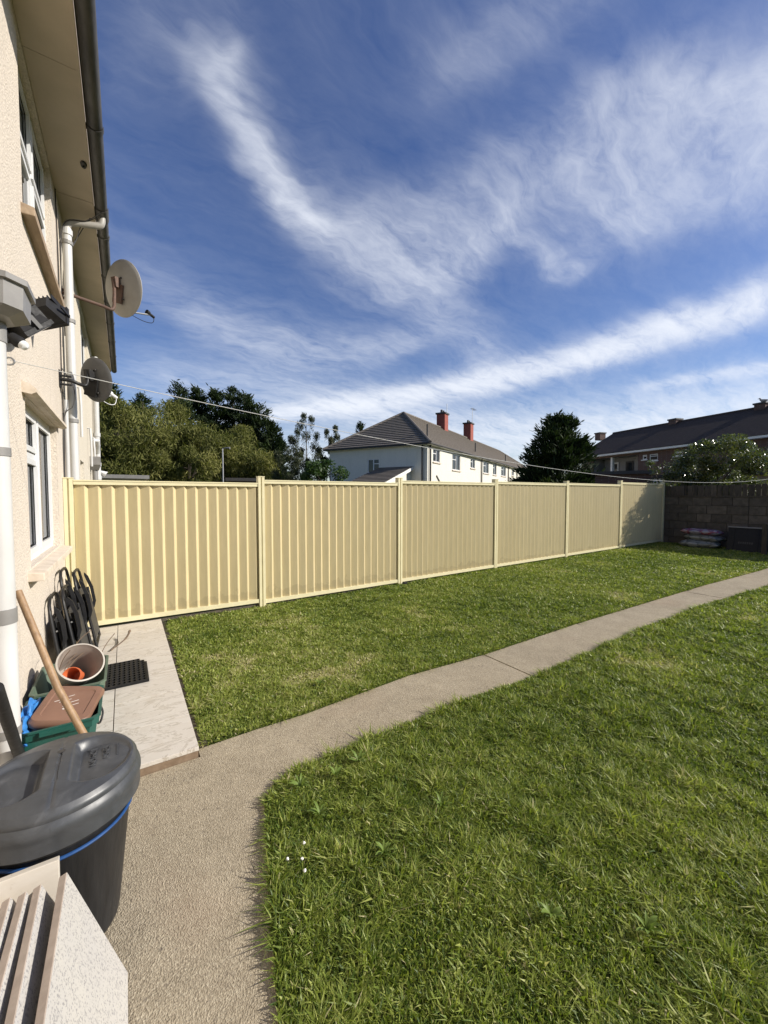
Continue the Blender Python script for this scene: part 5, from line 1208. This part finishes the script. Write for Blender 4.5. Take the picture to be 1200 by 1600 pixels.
# lean-to at the gable
lt = MB(); y0, y1 = 1.3, 3.75; D = 4.0
lt.add([H(-.001, y0, -.2), H(-D, y0, -.2), H(-D, y0, 2.35), H(-.001, y0, 3.5), H(-D, y1, -.2), H(-D, y1, 2.35), H(-.001, y1, -.2), H(-.001, y1, 3.5)], [(0, 1, 2, 3), (1, 4, 5, 2), (4, 6, 7, 5)])
ext = lt.build('lean_to', MT['housewhite'], wh)
rf = MB(); courses(rf, (-D - .25, y0 - .25, 2.33), (-D - .25, y1 + .12, 2.33), (-.005, y0 - .25, 3.62), (-.005, y1 + .12, 3.62), 12, .05); rf.build('lean_to_roof', MT['rooftile'], ext)
bg_ = MB(); bg_.add([H(-D - .25, y0 - .27, 2.12), H(-.005, y0 - .27, 3.40), H(-.005, y0 - .27, 3.61), H(-D - .25, y0 - .27, 2.32), H(-D - .25, y0 - .2, 2.12), H(-.005, y0 - .2, 3.40), H(-.005, y0 - .2, 3.61), H(-D - .25, y0 - .2, 2.32)], [(0, 1, 2, 3), (7, 6, 5, 4), (0, 4, 5, 1), (3, 2, 6, 7)]); bg_.build('bargeboard', MT['white'], ext)
# ------------------------------------------------------------------ brick flats on the right
e1 = onz(1200, 680, 5.6); e2 = onz(930, 712, 5.6)
Uf = Vector((e2[0] - e1[0], e2[1] - e1[1], 0)).normalized(); Vf = Vector((Uf.y, -Uf.x, 0))   # Uf away to the left, Vf away from the garden
if Vf.x < 0: Vf = -Vf
MF = Matrix((Uf, Vf, Vector((0, 0, 1)))).transposed().to_4x4(); OF = Vector((e1[0], e1[1], 0)); MF.translation = OF
fl = thing('brick_flats', tuple(OF), 'long dark brick block of flats with brown roof behind the wall', 'building')
def Ff(x, y, z): return tuple(MF @ Vector((x, y, z)))
def hitf(px, py):
    d = ray(px, py); n = np.array([Vf.x, Vf.y]); o_ = np.array([OF.x, OF.y]) - CAMP[:2]; t = (o_ @ n) / (d[:2] @ n); p = CAMP + d * t
    return np.array([p[0] - OF.x, p[1] - OF.y]) @ np.array([Uf.x, Uf.y]), p[2]
fw = []
for (a, b, c, d) in ((612, 632, 268, 293), (645, 683, 250, 297), (762, 800, 238, 275), (1045, 1097, 208, 262), (1117, 1143, 218, 250)):
    u1, z1 = hitf(800 + a / 3, 620 + c / 3); u2, z2 = hitf(800 + b / 3, 620 + d / 3); fw.append((min(u1, u2), max(u1, u2), z2, min(z1, 5.15)))
b1, bz1 = hitf(800 + 590 / 3, 735); b2, _ = hitf(800 + 380 / 3, 735)
rec = (min(b1, b2), max(b1, b2), 2.75, 5.25)
FL0, FL1, FW_ = -26, 16.2, 9
m = MB(); skin_local(m, fw + [rec], FL0, FL1, -.2, 5.6, lambda a, d, z: Ff(a, d, z))
for q in (((FL1, 0), (FL1, FW_)), ((FL0, FW_), (FL1, FW_)), ((FL0, 0), (FL0, FW_))):
    (a, b), (c, d) = q; m.add([Ff(a, b, -.2), Ff(c, d, -.2), Ff(c, d, 5.6), Ff(a, b, 5.6)], [(0, 1, 2, 3)])
m.build('wall', MT['brick'], fl)
for (a, b, c, d) in fw: far_window(fl, Ff, a, b, c, d, 1 if b - a > 1 else 0, sillm='upvc')
# balcony recess with doors
m = MB(); a, b, c, d = rec
m.add([Ff(a, 1.5, c), Ff(b, 1.5, c), Ff(b, 1.5, d), Ff(a, 1.5, d)], [(0, 1, 2, 3)]); m.add([Ff(a, .12, c), Ff(a, 1.5, c), Ff(a, 1.5, d), Ff(a, .12, d)], [(0, 1, 2, 3)]); m.add([Ff(b, .12, c), Ff(b, 1.5, c), Ff(b, 1.5, d), Ff(b, .12, d)], [(0, 1, 2, 3)])
m.add([Ff(a, .12, c), Ff(b, .12, c), Ff(b, 1.5, c), Ff(a, 1.5, c)], [(0, 1, 2, 3)]); m.add([Ff(a, .12, d), Ff(b, .12, d), Ff(b, 1.5, d), Ff(a, 1.5, d)], [(0, 1, 2, 3)]); m.build('balcony', MT['greyplastic'], fl)
ba = MB(); ba.box((a - .1, -.5, c - .28), (b + .1, .1, c - .02), 0, MF); bal = ba.build('balcony_floor', MT['white'], fl)
n = int((b - a) / .11)
rl = MB()
for k in range(n): x = a + (b - a) * k / n; rl.box((x, -.45, c - .02), (x + .02, -.43, c + .95), 0, MF)
rl.box((a, -.47, c + .95), (b, -.41, c + 1.0), 0, MF); rl.build('railing', MT['cap'], fl)
k = 0
for t0, t1 in ((.06, .22), (.34, .50), (.66, .84)):
    x0, x1 = a + (b - a) * t0, a + (b - a) * t1
    dd = MB(); dd.box((x0, 1.42, c + .01), (x1, 1.48, c + 2.1), 0, MF); dr = dd.build('door', MT['upvc' if k != 1 else 'cap'], fl); MB().box((x0 + .12, 1.405, c + .5), (x1 - .12, 1.418, c + 1.95), 0, MF).build('pane', MT['pane'], dr); k += 1
MB().box((a + (b - a) * .57, .15, c), (a + (b - a) * .61, .4, d), 0, MF).build('pillar', MT['white'], fl)
u1, zz = hitf(800 + 1115 / 3, 620 + 299 / 3); MB().box((-24, -.9, zz - .22), (u1, -.001, zz + .22), 0, MF).build('balcony_front', MT['white'], fl)
MB().box((FL0 - .3, -.55, 5.42), (FL1 + .3, -.02, 5.58), 0, MF).build('eaves_board', MT['white'], fl)
RH = 2.75; m = MB(); ap = FW_ / 2
def courses2(m, bl, br, tl, tr, n, step=.03):
    bl, br, tl, tr = map(Vector, (bl, br, tl, tr)); nr = (br - bl).cross(tl - bl).normalized(); nr = -nr if nr.z < 0 else nr
    for k in range(n):
        a, b = k / n, (k + 1) / n; p = [bl.lerp(tl, a) + nr * step, br.lerp(tr, a) + nr * step, br.lerp(tr, b) + nr * .004, bl.lerp(tl, b) + nr * .004, bl.lerp(tl, a), br.lerp(tr, a)]
        m.add([Ff(*q) for q in p], [(0, 1, 2, 3), (4, 5, 1, 0)])
courses2(m, (FL0 - .3, -.6, 5.60), (FL1 + .3, -.6, 5.60), (FL0 - .3, ap, 5.6 + RH), (FL1 + .3, ap, 5.6 + RH), 26); m.build('roof_slope', MT['browntile'], fl)
m = MB(); courses2(m, (FL0 - .3, FW_ + .6, 5.60), (FL1 + .3, FW_ + .6, 5.60), (FL0 - .3, ap, 5.6 + RH), (FL1 + .3, ap, 5.6 + RH), 26); m.build('roof_slope', MT['browntile'], fl)
for xe in (FL0, FL1):
    m = MB(); m.add([Ff(xe, 0, 5.6), Ff(xe, FW_, 5.6), Ff(xe, ap, 5.6 + RH - .1)], [(0, 1, 2)]); m.build('gable', MT['brick'], fl)
m = MB(); m.tube([Ff(FL0, ap, 5.6 + RH + .02), Ff(FL1 + .3, ap, 5.6 + RH + .02)], .11, 7); m.build('ridge_tiles', MT['browntile'], fl)
def hitr(px, py):
    d = ray(px, py); n = np.array([Vf.x, Vf.y]); o_ = np.array([OF.x, OF.y]) + n * ap - CAMP[:2]; t = (o_ @ n) / (d[:2] @ n); p = CAMP + d * t
    return np.array([p[0] - OF.x, p[1] - OF.y]) @ np.array([Uf.x, Uf.y]), p[2]
gull = None
for px, pw, pt in ((938, 9, 678), (1055, 11, 662), (1192, 13, 641)):
    u1, z1 = hitr(px - pw / 2, pt); u2, _ = hitr(px + pw / 2, pt); uc = (u1 + u2) / 2; hw = max(.36, abs(u2 - u1) * .30); zt_ = 5.6 + RH + .34
    m = MB(); m.box((uc - hw, ap - .4, 5.6 + RH - .5), (uc + hw, ap + .4, zt_ - .12), 0, MF); c = m.build('chimney', MT['brick'], fl)
    MB().box((uc - hw - .07, ap - .47, zt_ - .118), (uc + hw + .07, ap + .47, zt_), 0, MF).build('chimney_cap', MT['cap'], c); gull = Vector(Ff(uc, ap, zt_))
# gull on the right chimney
bird = thing('gull', tuple(gull), 'small gull perched on the rightmost chimney of the brick flats', 'bird')
sk = Vector((Uf.x, Uf.y, 0)); g0 = gull + Vector((0, 0, .16))
MB().tube([g0 - sk * .42 + Vector((0, 0, -.02)), g0 - sk * .25, g0 - sk * .08, g0 + sk * .08 + Vector((0, 0, .03)), g0 + sk * .16 + Vector((0, 0, .10)), g0 + sk * .20 + Vector((0, 0, .19)), g0 + sk * .24 + Vector((0, 0, .22)), g0 + sk * .31 + Vector((0, 0, .21)), g0 + sk * .37 + Vector((0, 0, .20))], [.015, .06, .11, .11, .075, .055, .055, .02, .008], 12).build('body', MT['potgrey'], bird, smooth=True)
lg = MB(); sd_ = sk.cross(Vector((0, 0, 1)))
for s in (-.04, .04): lg.tube([gull + sd_ * s, g0 + sd_ * s - Vector((0, 0, .04))], .01, 5)
lg.build('legs', MT['terra'], bird)
# ------------------------------------------------------------------ low outbuildings
def flat_shed(name, label, cat, pxa, pxb, top, dist, depth, wm, rm, gy=0, over=.15, board=False):
    a = ondepth(pxa, top, dist); b = ondepth(pxb, top, dist); z = (a[2] + b[2]) / 2; ux = Vector((b[0] - a[0], b[1] - a[1], 0)); L = ux.length; ux.normalize(); uy = Vector((-ux.y, ux.x, 0))
    if uy.dot(Vector((a[0], a[1], 0))) < 0: uy = -uy
    Mx = Matrix((ux, uy, Vector((0, 0, 1)))).transposed().to_4x4(); Mx.translation = Vector((a[0], a[1], 0))
    o = thing(name, (a[0], a[1], 0), label, cat, 'outbuildings')
    MB().box((0, 0, -.1), (L, depth, z - .14), 0, Mx).build('wall', MT[wm], o)
    MB().box((-over, -over, z - .138), (L + over, depth + over, z), 0, Mx).build('roof', MT[rm], o)
    if board:
        for k in range(int((z - .2) / .14)): MB().box((-.012, -.022, .03 + k * .14), (L + .012, -.002, .03 + k * .14 + .128), 0, Mx).build('board', MT['timberpaint'], o)
    return o
flat_shed('garage', 'low flat roofed dark brick garage left of the shrub', 'garage', 930, 1018, 736, 19.5, 3, 'brick', 'cap')
flat_shed('white_shed', 'white painted shed end catching the sun beside the brick garage', 'shed', 1021, 1036, 742, 18, 2, 'white', 'cap', over=.03)
flat_shed('timber_shed', 'brown timber boarded shed right of the glossy shrub', 'shed', 1177, 1290, 734, 18.5, 3, 'timberpaint', 'cap', board=True)
flat_shed('garage', 'pale low flat roofed garage behind the left end of the fence', 'garage', 158, 226, 742, 18, 4, 'stone', 'greyplastic')
flat_shed('garage', 'dark flat garage roof edge just above the fence by the lamp post', 'garage', 358, 402, 747, 19, 4, 'brick', 'cap')
# lamp post
b = at(349, 31); hz_ = hgt(701, 31, 349); lp = thing('street_lamp', tuple(b), 'thin grey street lamp standing among the olive trees', 'street lamp')
MB().tube([b, b + (0, 0, 1.2), b + (0, 0, hz_)], [.08, .055, .045], 8).build('column', MT['steel'], lp)
MB().tube([b + (0, 0, hz_), b + (.2, -.1, hz_ + .05), b + (.45, -.25, hz_ + .04)], [.03, .04, .09], 8).build('lantern', MT['greyplastic'], lp)
